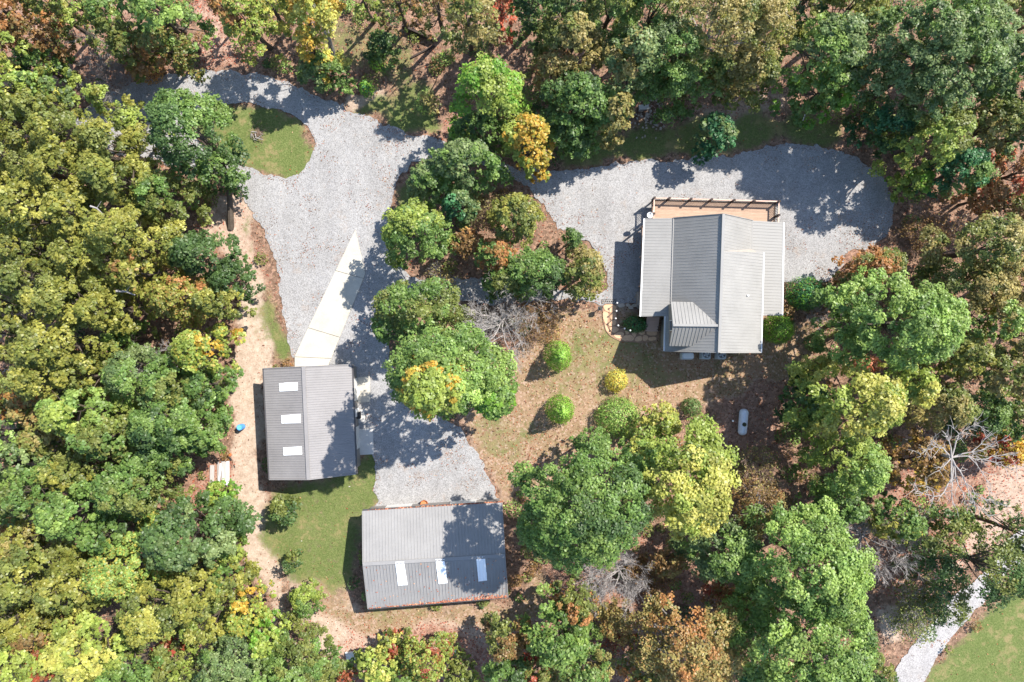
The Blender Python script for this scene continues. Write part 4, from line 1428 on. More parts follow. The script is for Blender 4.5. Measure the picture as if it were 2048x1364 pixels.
def bare_tree(px, py, r, H, label, mat='greybark', seed=1, name='bare_tree', cat='tree', spread=.62, levels=4, leaves=None, base=None, nmain=8, thick=1.0, kids=(4, 6)):
    """leafless tree: trunk, then limbs dividing again and again down to twigs"""
    g = random.Random(seed)
    hm = H * .75
    s = (CAMH - hm) / CAMH / 20
    c = W(px, py, hm)
    rw_ = r * s
    root = thing(name, (c[0], c[1], 0), label, cat)
    tb, lb, tips = MB(), MB(), []
    tr = max(.05, .022 * H) * thick
    ht = H * (1 - spread)
    b0 = Vector((0, 0, -.1))
    if base:
        w0 = W(*base)
        b0 = Vector((w0[0] - c[0], w0[1] - c[1], -.1))
    trunk = [b0, b0.lerp(Vector((0, 0, ht)), .5) + Vector((g.uniform(-.1, .1), g.uniform(-.1, .1), 0)), Vector((0, 0, ht))]
    tb.tube(trunk, [tr * 1.3, tr * 1.05, tr * .9], 8)
    def grow(p, d, ln, rad, lev):
        pts = [p]
        q = p.copy()
        dd = d.copy()
        n = 4 if lev < 3 else 3
        for k in range(n):
            dd = (dd + Vector((g.uniform(-1, 1), g.uniform(-1, 1), g.uniform(-.5, .7))) * .22).normalized()
            q = q + dd * (ln / n)
            pts.append(q.copy())
        rr = [rad * (1 - .62 * k / n) for k in range(n + 1)]
        (tb if lev == 0 else lb).tube(pts, rr, 6 if lev < 2 else (4 if lev < 3 else 3), False)
        tips.append(pts[-1]); tips.append(pts[-2])
        if lev >= levels: return
        nc = g.randint(*kids) if lev < 2 else g.randint(max(kids[0] - 1, 1), max(kids[1] - 1, 2))
        for _ in range(nc):
            t = g.uniform(.25, 1.0)
            k = min(int(t * n), n - 1)
            s0 = pts[k].lerp(pts[k + 1], t * n - k)
            side = Vector((g.gauss(0, 1), g.gauss(0, 1), g.uniform(-.35, .8)))
            nd = (dd * .9 + side.normalized() * g.uniform(.5, 1.0)).normalized()
            grow(s0, nd, ln * g.uniform(.42, .68), max(rr[k] * .55, .012), lev + 1)
    for k in range(nmain):
        t = 2 * math.pi * (k + g.uniform(-.3, .3)) / nmain
        el = g.uniform(.15, 1.1)
        d = Vector((math.cos(t) * math.cos(el), math.sin(t) * math.cos(el), math.sin(el)))
        s0 = trunk[1].lerp(trunk[2], g.uniform(.4, 1))
        ln = min(rw_ / max(math.cos(el), .5), (H - ht) * 1.3) * g.uniform(.6, .82)
        grow(s0, d, ln, tr * .55, 0)
    tob = tb.build("trunk", M[mat]); tob.parent = root
    lob = lb.build("branches", M[mat]); lob.parent = root; lob['kind'] = 'stuff'
    if leaves:
        pal, dens = leaves
        gg = np.random.default_rng(seed)
        tp = np.array([tuple(p) for p in tips])
        n = int(len(tp) * dens)
        pos = tp[gg.integers(0, len(tp), n)] + gg.normal(0, .22, (n, 3))
        scatter_leaves("crown", pos, pal, .17, gg, root)
    return root


def leaf_quads(name, pos, nrm, size, col, mat, parent=None):
    n = len(pos)
    g = RNG
    t = np.cross(nrm, g.normal(0, 1, (n, 3)))
    t /= np.linalg.norm(t, axis=1)[:, None] + 1e-9
    b = np.cross(nrm, t)
    L = size[:, None]
    v = np.empty((n, 4, 3))
    v[:, 0] = pos - t * L * .5
    v[:, 1] = pos - b * L * .36
    v[:, 2] = pos + t * L * .5
    v[:, 3] = pos + b * L * .36
    me = quads_mesh(name, v.reshape(-1, 3), np.arange(n * 4).reshape(n, 4))
    at = me.color_attributes.new("tint", 'FLOAT_COLOR', 'POINT')
    cc = np.ones((n, 4, 4), np.float32)
    cc[:, :, :3] = np.clip(col, .005, .85)[:, None, :]
    at.data.foreach_set("color", cc.ravel())
    global tri_total
    tri_total += 2 * n
    o = link_mesh(name, me, mat, parent)
    return o


def scatter_leaves(name, pos, pal, size, g, parent):
    n = len(pos)
    nr = g.normal(0, .5, (n, 3)) + np.array([0, 0, .8])
    nr /= np.linalg.norm(nr, axis=1)[:, None]
    P = pal_arr(pal)
    col = P[g.integers(0, len(P), n)] * (1 + g.normal(0, .15, n))[:, None]
    return leaf_quads(name, pos, nr, size * g.uniform(.7, 1.3, n), col, M['leaf'], parent)


# x, y, rx, ry, height, palette, second palette, its share, label, extras
TREES = [
 # -- top corner beside the loop
 (30, 38, 62, 58, 13, 'orange', 'brown', .3, "large rusty orange tree in the picture's top corner near the bare shrub", {}),
 (100, 92, 46, 44, 10, 'brown', 'ogreen', .35, "brownish thin tree below the rusty orange corner tree", {'dens': .6}),
 (115, 22, 45, 36, 12, 'ogreen', 'olive', .4, "olive tree at the top edge next to the rusty orange corner tree", {}),
 (178, 28, 48, 42, 12, 'ogreen', 'ygreen', .3, "dark yellow flecked tree at the top edge above the fallen grey branches", {}),
 (250, 55, 50, 52, 11, 'green', 'ogreen', .4, "mid green tree at the top edge between the flecked tree and the big pale one", {}),
 (318, 14, 48, 36, 12, 'green', 'orange', .2, "green tree tinged orange where it meets the top edge", {}),
 (345, 50, 56, 50, 13, 'lgreen', 'green', .3, "large fresh pale green tree above the loop's top bend", {}),
 (345, 108, 58, 38, 9, 'ogreen', 'orange', .35, "low tree mixing green and orange leaves right above the loop", {}),
 (278, 112, 44, 42, 8, 'ogreen', 'brown', .4, "dull green brown tree between the brown shrub and the loop", {'dens': .75}),
 (22, 132, 56, 50, 14, 'ygreen', 'olive', .5, "yellow olive tree on the picture edge below the rusty corner tree", {}),
 (38, 192, 54, 44, 13, 'ygreen', 'yellow', .2, "yellowish tree on the edge above the grey olive wood", {}),
 (106, 190, 34, 30, 10, 'lgreen', 'bgreen', .4, "small pale green tree near the purple bare shrub", {}),
 (98, 140, 40, 36, 8, 'green', 'dgreen', .5, "shaded dark green tree among the brown ones near the bare shrub", {}),
 # -- the olive wood beside the loop and the dirt track
 (34, 250, 62, 56, 14, 'ogreen', 'olive', .3, "greyish olive tree on the picture edge below the yellowish one", {'dens': .9}),
 (118, 238, 46, 40, 12, 'olive', 'ogreen', .4, "olive tree just below the purple bare shrub", {}),
 (238, 216, 40, 30, 10, 'ygreen', 'olive', .4, "yellow green tree overhanging the loop's far end", {'dens': .75}),
 (285, 262, 36, 40, 9, 'ogreen', 'ygreen', .5, "see-through green tree with gravel showing between its leaves", {'dens': .55}),
 (165, 288, 62, 50, 14, 'olive', 'ogreen', .3, "broad olive tree below the loop's far end", {}),
 (60, 330, 70, 58, 14, 'olive', 'ogreen', .45, "broad olive tree near the edge, second below the purple shrub", {}),
 (252, 300, 58, 50, 13, 'ogreen', 'olive', .5, "olive green tree beside the big dark leaning oak", {}),
 (165, 362, 56, 52, 14, 'olive', None, 0, "olive tree in the middle of the wood beside the loop", {}),
 (270, 368, 60, 52, 14, 'olive', 'ogreen', .4, "olive tree tucked behind the leaning oak's crown", {}),
 (345, 400, 50, 50, 11, 'ogreen', 'green', .4, "green olive tree beside the leaning oak's trunk", {}),
 (100, 425, 62, 56, 15, 'olive', 'yellow', .15, "bright topped olive tree in the wood level with the pink bank", {}),
 (22, 412, 50, 50, 13, 'ogreen', 'olive', .4, "dull olive tree on the edge level with the leaning oak's trunk base", {}),
 (200, 440, 60, 54, 14, 'olive', 'ogreen', .2, "olive tree with a bare stub poking out of its crown", {}),
 (395, 275, 76, 92, 13, 'green', 'dgreen', .45, "big dark leaning oak reaching over the gravel loop", {'lean': (461, 457), 'dens': .95, 'mat': 'bark', 'nlimb': 14}),
 (446, 345, 46, 40, 8, 'green', 'dgreen', .3, "dark green tree hanging over the gravel below the oval island", {'dens': .7}),
 (18, 505, 46, 66, 13, 'ygreen', 'yellow', .5, "pale yellow tree on the edge, brightest of the olive wood", {}),
 (92, 500, 44, 46, 12, 'ogreen', 'olive', .4, "small olive tree beside the pale yellow edge tree", {}),
 (290, 478, 66, 52, 15, 'olive', 'yellow', .2, "big yellow olive tree above the dark gap in the wood", {}),
 (212, 520, 56, 48, 14, 'olive', None, 0, "yellow olive tree with reddish twigs below its crown", {}),
 (300, 550, 46, 46, 12, 'olive', 'orange', .12, "olive tree at the dark gap, flecked with orange", {}),
 (432, 512, 82, 48, 10, 'dgreen', 'bgreen', .2, "dark green rounded tree below the pink bank", {'dens': 1.1}),
 (482, 562, 44, 42, 8, 'dgreen', None, 0, "small dark green tree bulging onto the dirt track", {'dens': 1.1}),
 (378, 596, 66, 50, 11, 'olive', 'orange', .3, "olive tree tinged orange in front of the dark green rounded tree", {}),
 (462, 606, 44, 36, 10, 'olive', 'ogreen', .3, "olive tree edge hanging over the dark shadow on the dirt track", {}),
 (108, 568, 48, 46, 14, 'ogreen', 'olive', .4, "muted olive tree among the wood level with the concrete drive's tip", {}),
 (176, 602, 62, 52, 15, 'olive', 'ogreen', .4, "broad muted olive tree beside the two dead limbs", {}),
 (38, 612, 56, 52, 14, 'olive', 'ogreen', .5, "muted olive tree on the edge below the pale yellow one", {}),
 (242, 622, 44, 42, 13, 'olive', None, 0, "olive tree next to the bright green undergrowth gap", {}),
 (255, 680, 32, 38, 7, 'lgreen', 'green', .4, "low bright green tree in the gap of the olive wood", {}),
 (60, 682, 52, 48, 13, 'ogreen', 'olive', .4, "shaded olive tree above the long grey fallen trunk", {}),
 (158, 692, 62, 50, 15, 'olive', 'ogreen', .3, "big olive tree beside the grey bare branches", {}),
 (128, 752, 56, 48, 14, 'olive', 'ogreen', .4, "olive tree just above the bright lime yellow one", {}),
 (195, 752, 46, 40, 12, 'ogreen', 'olive', .4, "dark olive tree below the grey bare branches", {}),
 (300, 748, 62, 52, 12, 'green', 'bgreen', .4, "green tree with grey bare branches lying over it", {}),
 (428, 700, 56, 50, 11, 'ygreen', 'gold', .25, "bright yellow green tree beside the dirt track level with the shed's back", {}),
 (440, 768, 48, 40, 10, 'green', 'dgreen', .3, "deep green tree below the bright yellow green one by the track", {}),
 (366, 776, 46, 46, 12, 'green', 'ogreen', .4, "green tree between the bright yellow one and the wood", {}),
 (22, 722, 42, 40, 9, 'brown', 'tan', .4, "thin brown tree on the edge above the orange ones", {'dens': .7}),
 (40, 790, 52, 44, 10, 'orange', 'ogreen', .4, "orange flecked tree on the edge of the lower wood", {'dens': .8}),
 (98, 810, 44, 40, 10, 'tan', 'orange', .35, "tan and orange tree beside the lime yellow one", {'dens': .8}),
 (198, 818, 68, 46, 14, 'ygreen', 'lgreen', .3, "bright lime yellow tree in the wood level with the grey shed", {}),
 (246, 866, 60, 48, 13, 'ogreen', 'green', .4, "grey olive tree below the lime yellow one", {}),
 (362, 838, 76, 62, 13, 'green', 'dgreen', .3, "big deep green tree beside the blue barrel", {'dens': 1.1}),
 (424, 850, 42, 58, 10, 'green', None, 0, "green tree touching the blue barrel", {'dens': 1.1}),
 (330, 908, 62, 42, 11, 'green', 'dgreen', .4, "green tree above the reddish clearing near the boards", {}),
 (28, 862, 46, 40, 13, 'bgreen', 'lgreen', .4, "blue green tree on the picture edge below the orange ones", {}),
 (118, 872, 46, 40, 10, 'tan', 'ogreen', .5, "tan green tree between the blue green trees and the grey olive one", {}),
 # -- lower wood on the same side
 (42, 925, 58, 48, 14, 'bgreen', 'lgreen', .3, "large pale blue green tree on the edge, level with the boards", {}),
 (30, 1000, 48, 44, 13, 'bgreen', 'green', .5, "blue green tree on the edge with a brown tree below it", {}),
 (112, 972, 56, 48, 14, 'green', 'ogreen', .3, "green tree beside the large pale blue green one", {}),
 (172, 932, 44, 40, 12, 'ogreen', 'olive', .4, "small olive tree above the deep green group", {}),
 (186, 1008, 64, 52, 14, 'green', 'lgreen', .25, "round green tree at the heart of the lower wood", {}),
 (244, 1052, 46, 40, 12, 'green', 'dgreen', .3, "green tree edging the reddish gap in the lower wood", {}),
 (290, 962, 62, 56, 14, 'green', 'ogreen', .3, "green tree beside the reddish clearing near the boards", {}),
 (25, 1065, 42, 40, 8, 'orange', 'tan', .5, "orange tan tree on the picture edge in the lower wood", {'dens': .7}),
 (85, 1070, 48, 40, 12, 'olive', 'tan', .3, "olive tree beside the orange tan edge one", {}),
 (100, 1126, 78, 58, 15, 'olive', 'ogreen', .5, "very broad olive tree in the lower wood", {}),
 (22, 1160, 54, 52, 14, 'ogreen', 'olive', .4, "olive green tree on the edge below the orange tan one", {}),
 (184, 1150, 56, 52, 14, 'olive', 'ogreen', .5, "olive tree between the very broad one and the yellow speckled one", {}),
 (50, 1222, 56, 46, 13, 'olive', 'ogreen', .5, "olive tree above the yellow corner tree", {}),
 (272, 1120, 62, 56, 13, 'lgreen', 'gold', .22, "green tree speckled with yellow leaves", {'mix': .3}),
 (398, 1058, 86, 74, 14, 'dgreen', 'bgreen', .3, "large dark blue green tree below the boards", {'dens': 1.15}),
 (456, 988, 32, 28, 6, 'ygreen', 'lime', .4, "small yellow green sapling at the end of the boards", {}),
 (482, 1082, 30, 46, 7, 'ygreen', 'green', .5, "narrow green tree on the dirt track beside the large dark one", {}),
 (345, 1200, 70, 56, 14, 'olive', 'ogreen', .4, "broad olive tree beside the bright yellow layered one", {}),
 (432, 1170, 62, 56, 13, 'ogreen', 'olive', .5, "olive green tree near the dirt track's lower end", {}),
 (482, 1150, 30, 46, 9, 'olive', 'green', .4, "slim olive tree edging the dirt track's lower end", {}),
 (218, 1258, 82, 70, 14, 'yellow', 'ygreen', .45, "bright yellow tree with layered branches in the lower wood", {}),
 (108, 1238, 46, 42, 11, 'olive', 'brown', .3, "brownish olive tree beside the bright yellow layered one", {}),
 (42, 1312, 66, 60, 13, 'yellow', 'ygreen', .35, "yellow tree in the picture's bottom corner", {}),
 (114, 1308, 28, 38, 9, 'red', 'brown', .3, "dark red tree between the two yellow ones", {}),
 (275, 1330, 78, 52, 12, 'green', 'ogreen', .3, "green tree at the bottom edge below the yellow layered one", {}),
 (182, 1352, 52, 36, 11, 'ogreen', 'green', .5, "olive green tree cut by the bottom edge", {}),
 (352, 1308, 42, 40, 8, 'ogreen', 'red', .4, "green tree splashed with red at the bottom edge", {'dens': .8}),
 (442, 1232, 48, 40, 11, 'ygreen', 'olive', .5, "yellow green tree below the dirt track's lower end", {}),
 (515, 1215, 38, 48, 9, 'ygreen', 'gold', .35, "golden green tree at the dirt track's lower end", {}),
 (468, 1310, 60, 58, 12, 'bgreen', 'green', .2, "soft blue grey pine like tree at the bottom edge", {'leaf': .18}),
 (398, 1328, 38, 40, 10, 'ygreen', 'ogreen', .3, "yellow green tree wedged beside the soft blue grey one", {}),
 (18, 1252, 38, 32, 12, 'ygreen', 'olive', .3, "small yellow green tree on the edge above the yellow corner tree", {}),
 # -- bottom edge below the barn
 (606, 1322, 86, 72, 8, 'ogreen', 'green', .45, "large mixed green tree flecked red below the lawn", {'mix': .05}),
 (540, 1262, 34, 42, 8, 'ygreen', 'lime', .3, "yellow green tree beside the large flecked one", {}),
 (528, 1340, 38, 40, 10, 'bgreen', 'green', .4, "grey green tree at the bottom edge beside the large flecked one", {}),
 (760, 1322, 48, 46, 6, 'ygreen', 'yellow', .4, "bright yellow green shrubby tree beside the white sled", {}),
 (852, 1312, 54, 50, 7, 'ygreen', 'red', .25, "yellow green tree speckled red beside the small white box", {'mix': .3}),
 (790, 1288, 32, 28, 4, 'red', 'ogreen', .5, "low reddish shrubby tree behind the bright yellow green one", {'dens': .7}),
 (806, 1348, 40, 30, 6, 'green', 'ogreen', .5, "green tree cut by the bottom edge between the yellow ones", {}),
 (925, 1348, 40, 32, 5, 'ogreen', 'ygreen', .4, "low olive tree at the bottom edge near the small white box", {'dens': .8}),
 (690, 1352, 32, 28, 4, 'ogreen', 'red', .5, "low green and red tree at the bottom edge beside the large flecked one", {'dens': .8}),
 (1012, 1272, 46, 48, 8, 'brown', 'ogreen', .4, "dark brownish tree at the edge of the barn's back lawn", {'dens': .8}),
 (1015, 1338, 52, 42, 9, 'green', 'dgreen', .4, "green tree at the bottom edge below the brownish one", {}),
 (1112, 1262, 62, 62, 11, 'green', 'lgreen', .35, "pale green tree below the orange tree and the grey bare ones", {}),
 (1148, 1198, 46, 40, 9, 'orange', 'ogreen', .35, "orange tree beside the two grey bare trees", {'dens': .85}),
 (1165, 1322, 58, 50, 10, 'green', 'tan', .3, "dull green tree with tan top at the bottom edge", {}),
 (1075, 1330, 40, 40, 8, 'ogreen', 'red', .25, "green tree with reddish patches at the bottom edge", {}),
 # -- saplings on the lawn
 (568, 1022, 28, 33, 4.2, 'dgreen', 'ogreen', .4, "dark spreading sapling on the lawn nearest the grey shed", {'name': 'sapling', 'rb': .42, 'dens': .85, 'leaf': .2}),
 (584, 1122, 17, 23, 3.2, 'dgreen', 'ogreen', .4, "thin sparse dark sapling in the middle of the lawn", {'name': 'sapling', 'rb': .3, 'dens': .65, 'leaf': .18}),
 (613, 1196, 32, 38, 4.5, 'ygreen', 'green', .4, "yellow green sapling at the lawn's lower end", {'name': 'sapling', 'rb': .42, 'dens': .8, 'leaf': .2}),
 # -- middle clumps between the drives
 (644, 45, 56, 58, 13, 'yellow', 'gold', .35, "tall yellow tree with a pale leaning trunk above the loop", {'lean': (668, 118), 'mat': 'whitebark'}),
 (628, 110, 32, 32, 10, 'gold', 'yellow', .5, "lower golden bough tree below the tall yellow one", {}),
 (648, 146, 54, 36, 6, 'green', 'bgreen', .4, "low green tree under the tall yellow one by the loop", {}),
 (505, 52, 52, 58, 12, 'ygreen', 'orange', .3, "yellow green tree with orange top above the loop", {}),
 (545, 12, 36, 34, 12, 'ygreen', 'yellow', .4, "yellow green tree cut by the top edge beside the tall yellow one", {}),
 (450, 18, 24, 30, 8, 'orange', 'brown', .4, "small orange tree at the top edge by the pink clearing", {'dens': .7}),
 (600, 14, 34, 30, 9, 'green', 'ogreen', .5, "green tree at the top edge beside the tall yellow one", {}),
 (855, 206, 26, 24, 5, 'tan', 'lgreen', .5, "thin half bare little tree where the drive enters the wood", {'dens': .28, 'lean': (877, 228), 'rb': .5, 'leaf': .18}),
 (978, 202, 82, 72, 13, 'lime', 'ygreen', .45, "bright lime green maple beside the golden tree", {}),
 (960, 262, 60, 38, 8, 'green', 'dgreen', .5, "dark green lower tree under the bright lime maple", {}),
 (1056, 290, 58, 54, 11, 'gold', 'ygreen', .3, "golden yellow tree at the corner of the gravel yard", {'mix': .2}),
 (930, 335, 82, 50, 11, 'bgreen', 'green', .4, "blue green tree where the two drives part", {}),
 (868, 368, 54, 48, 9, 'bgreen', 'green', .4, "blue green tree beside the grass wedge of the first drive", {}),
 (918, 412, 40, 34, 8, 'bgreen', 'teal', .4, "small blue green tree above the brown bare thicket", {}),
 (832, 468, 70, 66, 11, 'ygreen', 'green', .5, "yellow green tree beside the concrete drive's tip", {}),
 (1030, 438, 56, 50, 10, 'ogreen', 'olive', .5, "rounded olive tree at the gravel yard's corner", {}),
 (990, 512, 46, 38, 8, 'orange', 'green', .35, "pinkish orange topped tree in the clump between the drives", {}),
 (1072, 546, 62, 50, 9, 'green', 'dgreen', .3, "dark green tree in the middle of the clump between the drives", {}),
 (1010, 566, 46, 34, 7, 'green', 'ogreen', .4, "green tree above the white bare tree", {}),
 (1168, 545, 46, 54, 8, 'tan', 'ogreen', .5, "olive tan tree with a bare brown middle beside the house yard", {'dens': .75}),
 (1144, 478, 18, 22, 4.5, 'dgreen', 'green', .4, "small dark upright tree poking onto the gravel yard", {'leaf': .18}),
 (932, 488, 34, 34, 6, 'brown', 'orange', .3, "brown withered tree between the yellow green and pinkish ones", {'dens': .5}),
 (838, 615, 96, 62, 12, 'ogreen', 'green', .45, "spreading dark olive tree beside the concrete drive", {'dens': .8, 'nlimb': 14}),
 (790, 655, 50, 36, 9, 'green', 'dgreen', .5, "dark green ragged tree over the drive near the grey shed", {'dens': .7}),
 (892, 740, 126, 92, 18, 'green', 'lgreen', .4, "huge round green maple in the middle of the picture", {'nlimb': 14}),
 (872, 770, 66, 62, 20.8, 'gold', 'ygreen', .6, "yellow leaved tree growing through the huge green maple", {'h0': 12}),
 (988, 790, 48, 46, 14, 'lime', 'green', .5, "deep green tree on the lawn side of the huge maple", {}),
 # -- the wood above the house
 (940, 55, 66, 56, 14, 'ogreen', 'tan', .4, "olive brown tree above the shaded path", {'dens': .75}),
 (1005, 30, 30, 32, 9, 'pink', 'red', .3, "pink red maple at the top edge", {}),
 (880, 20, 48, 32, 13, 'ogreen', 'brown', .5, "brownish green tree at the top edge by the timber wall", {'dens': .7}),
 (800, 6, 46, 30, 13, 'ogreen', 'brown', .4, "dull green tree cut by the top edge above the timber wall's end", {}),
 (730, 2, 34, 22, 11, 'ogreen', 'ygreen', .3, "small green tree cut by the top edge above the shaded grass", {}),
 (765, 96, 34, 36, 4, 'dgreen', 'green', .3, "low dark green thicket tree near the timber wall", {'dens': .8}),
 (1060, 22, 46, 38, 12, 'dgreen', 'green', .4, "dark green tree at the top edge beside the pink red maple", {}),
 (1142, 105, 58, 52, 12, 'tan', 'ogreen', .4, "tan olive tree in the wood above the golden one", {}),
 (1112, 158, 44, 40, 10, 'tan', 'brown', .3, "greyish tan tree right below the tan olive one", {'dens': .75}),
 (1135, 35, 58, 40, 13, 'dgreen', 'ogreen', .4, "dark green tree at the top edge above the tan olive one", {}),
 (1220, 30, 62, 46, 14, 'ogreen', 'green', .5, "olive green tree at the top edge above the pale blue green one", {}),
 (1258, 132, 54, 62, 13, 'bgreen', 'tan', .2, "pale blue green tree in the wood above the house", {}),
 (1150, 216, 72, 58, 11, 'green', 'dgreen', .4, "green tree beside the golden one above the gravel yard", {}),
 (1135, 275, 56, 40, 8, 'dgreen', 'green', .4, "dark green low tree between the golden tree and the gravel yard", {}),
 (1224, 236, 44, 46, 10, 'tan', 'green', .35, "tan topped tree beside the grey rubble", {}),
 (1330, 130, 66, 66, 13, 'green', 'bgreen', .4, "green tree beside the large thin leaved olive one", {}),
 (1300, 40, 54, 46, 14, 'ogreen', 'green', .4, "olive green tree at the top edge near the house's wood", {}),
 (1415, 78, 98, 82, 15, 'ogreen', 'tan', .5, "large thin leaved olive tree with grey twigs showing", {'dens': .62, 'mat': 'greybark', 'nlimb': 22, 'leaf': .2}),
 (1505, 70, 62, 84, 14, 'olive', 'tan', .4, "yellowish thin tree between the large olive and the pale green ones", {'dens': .7, 'leaf': .2, 'mat': 'greybark', 'nlimb': 16}),
 (1385, 160, 72, 42, 9, 'green', 'ogreen', .5, "green tree hanging over the shaded grass above the house", {'dens': .85}),
 (1490, 158, 56, 46, 10, 'ogreen', 'tan', .4, "olive tan tree under the yellowish thin one", {'dens': .7}),
 (1426, 270, 42, 44, 6.5, 'teal', 'bgreen', .3, "round blue green tree standing alone on the gravel yard's edge", {'rb': .62}),
 (1638, 120, 72, 66, 13, 'bgreen', 'lgreen', .4, "pale green maple above the shaded grass, touched with orange", {}),
 (1640, 185, 62, 42, 10, 'green', 'lime', .3, "fresh green skirt tree below the pale green maple", {'mix': .03}),
 (1690, 160, 26, 44, 9, 'ygreen', 'orange', .4, "narrow orange tipped tree beside the pale green maple", {}),
 (1600, 14, 44, 40, 13, 'ogreen', 'dgreen', .5, "dark olive tree at the top edge beside the yellowish thin one", {}),
 (1690, 28, 64, 44, 14, 'olive', 'ogreen', .4, "yellow olive tree at the top edge beside the huge grey green one", {}),
 (1868, 105, 122, 112, 16, 'bgreen', 'green', .3, "huge grey green tree filling the wood's far top corner", {'nlimb': 14}),
 (1790, 165, 54, 62, 12, 'bgreen', 'dgreen', .4, "grey green tree in the shade of the huge one", {}),
 (1960, 150, 52, 60, 13, 'bgreen', 'green', .4, "grey green tree on the edge side of the huge one", {}),
 (2020, 62, 46, 56, 12, 'ogreen', 'brown', .4, "brownish olive tree in the far top corner", {}),
 (2012, 190, 48, 46, 12, 'bgreen', 'green', .5, "blue green tree on the picture edge below the brownish olive one", {}),
 (1765, 262, 62, 46, 9, 'dgreen', 'teal', .4, "dark green tree at the gravel yard's far end", {}),
 (1850, 280, 66, 62, 12, 'ogreen', 'ygreen', .4, "soft olive tree with a yellow lower rim near the gravel yard's end", {'leaf': .2}),
 (1820, 368, 36, 32, 6, 'ygreen', 'lime', .4, "small yellow green tree at the gravel yard's far end", {}),
 (1910, 345, 56, 50, 9, 'teal', 'green', .3, "dark teal tree below the soft olive one", {}),
 (1965, 262, 56, 46, 11, 'tan', 'ogreen', .5, "olive brown tree between the teal and the huge grey green ones", {}),
 (2025, 275, 36, 46, 12, 'bgreen', 'green', .4, "pale blue green tree on the edge above the orange red one", {}),
 (2018, 352, 44, 46, 10, 'orange', 'pink', .4, "orange red tree on the picture edge beside the teal one", {}),
 (1958, 398, 46, 26, 7, 'brown', 'orange', .4, "rusty low tree below the teal one", {'dens': .7}),
 (2022, 412, 40, 36, 8, 'brown', 'ogreen', .5, "brown tree on the picture edge below the orange red one", {'dens': .8}),
 # -- the wood beside the house
 (1742, 536, 60, 46, 8, 'orange', 'ogreen', .4, "orange brown tree at the gravel yard's lower corner", {'dens': .9}),
 (1690, 578, 34, 34, 6, 'brown', 'ogreen', .4, "brown low tree between the round shrub and the big pale tree", {'dens': .8}),
 (1965, 500, 90, 62, 13, 'tan', 'ogreen', .5, "large olive tree tinged orange on the picture edge beside the bare thicket", {'mix': .12}),
 (1930, 575, 84, 44, 11, 'ogreen', 'tan', .5, "olive tan tree below the large one tinged orange", {}),
 (2020, 570, 46, 52, 11, 'tan', 'orange', .35, "orange tan tree on the edge behind the olive tan one", {}),
 (1790, 645, 132, 98, 16.5, 'lgreen', 'green', .3, "huge pale green oak beside the house", {'nlimb': 14}),
 (1690, 650, 48, 70, 10, 'green', 'lgreen', .4, "shaded green tree on the house side of the huge pale oak", {}),
 (1958, 640, 48, 46, 12, 'lgreen', 'tan', .3, "pale green tree beside the huge pale oak", {}),
 (2015, 672, 50, 52, 12, 'tan', 'olive', .4, "olive tan tree on the edge level with the huge pale oak", {}),
 (1985, 748, 60, 50, 12, 'ogreen', 'tan', .45, "olive brown tree on the edge below the olive tan one", {}),
 (1905, 712, 46, 42, 11, 'ogreen', 'olive', .5, "olive tree tucked below the huge pale oak", {}),
 (1690, 800, 100, 76, 15, 'yellow', 'ygreen', .4, "big pale yellow tree near the propane tank", {}),
 (1605, 800, 40, 60, 8, 'dgreen', 'green', .4, "dark green tree under the big pale yellow one", {}),
 (1800, 768, 38, 52, 11, 'yellow', 'ygreen', .5, "slender pale yellow tree beside the big pale yellow one", {}),
 (1868, 806, 54, 50, 11, 'tan', 'ogreen', .4, "rounded tan olive tree beside the slender pale yellow one", {}),
 (1955, 822, 52, 46, 8, 'dgreen', 'green', .4, "dark green tree above the white dead tree", {}),
 (2030, 830, 40, 50, 10, 'ogreen', 'green', .4, "olive tree on the picture edge above the white dead one", {}),
 (2010, 900, 50, 36, 6, 'gold', 'red', .25, "low golden tree with red tips behind the white dead one", {'dens': .75}),
 (1690, 925, 76, 70, 12, 'lgreen', 'ygreen', .4, "green tree with yellowish top below the big pale yellow one", {}),
 (1672, 1005, 56, 40, 9, 'green', 'dgreen', .4, "deep green tree under the yellowish topped one", {}),
 (1778, 1035, 56, 46, 9, 'green', 'olive', .3, "green tree above the grey bare tree by the road", {}),
 (1822, 925, 66, 56, 9, 'brown', 'gold', .3, "rusty brown tree next to the white dead one", {'dens': .85}),
 # -- the lower wood by the barn and road
 (1166, 1010, 136, 130, 19.5, 'green', 'dgreen', .12, "huge dark green oak beside the barn", {'nlimb': 14, 'rb': 1.05}),
 (1370, 955, 100, 120, 16, 'yellow', 'ygreen', .35, "huge pale yellow maple beside the dark green oak", {}),
 (1322, 842, 38, 36, 9, 'yellow', 'ygreen', .3, "small pale yellow tree at the lawn's edge above the huge yellow one", {}),
 (1185, 882, 38, 26, 8, 'green', 'lgreen', .3, "small green tree between the dark oak and the round lawn shrubs", {}),
 (1280, 905, 44, 40, 11, 'ygreen', 'lgreen', .4, "yellow green tree where the dark oak meets the yellow maple", {}),
 (1442, 1092, 74, 62, 11, 'bgreen', 'green', .4, "blue green tree below the huge yellow maple", {}),
 (1612, 1130, 112, 112, 16, 'lgreen', 'green', .35, "huge fresh green tree by the road, its upper crown", {'nlimb': 14}),
 (1612, 1285, 124, 100, 16, 'lgreen', 'green', .4, "huge fresh green tree at the bottom edge below the other fresh green one", {'nlimb': 14}),
 (1500, 1210, 44, 62, 9, 'green', 'lgreen', .4, "green tree between the rusty olive one and the huge fresh green ones", {}),
 (1500, 1330, 42, 42, 8, 'teal', 'green', .5, "dark green tree at the bottom edge beside the rusty olive one", {}),
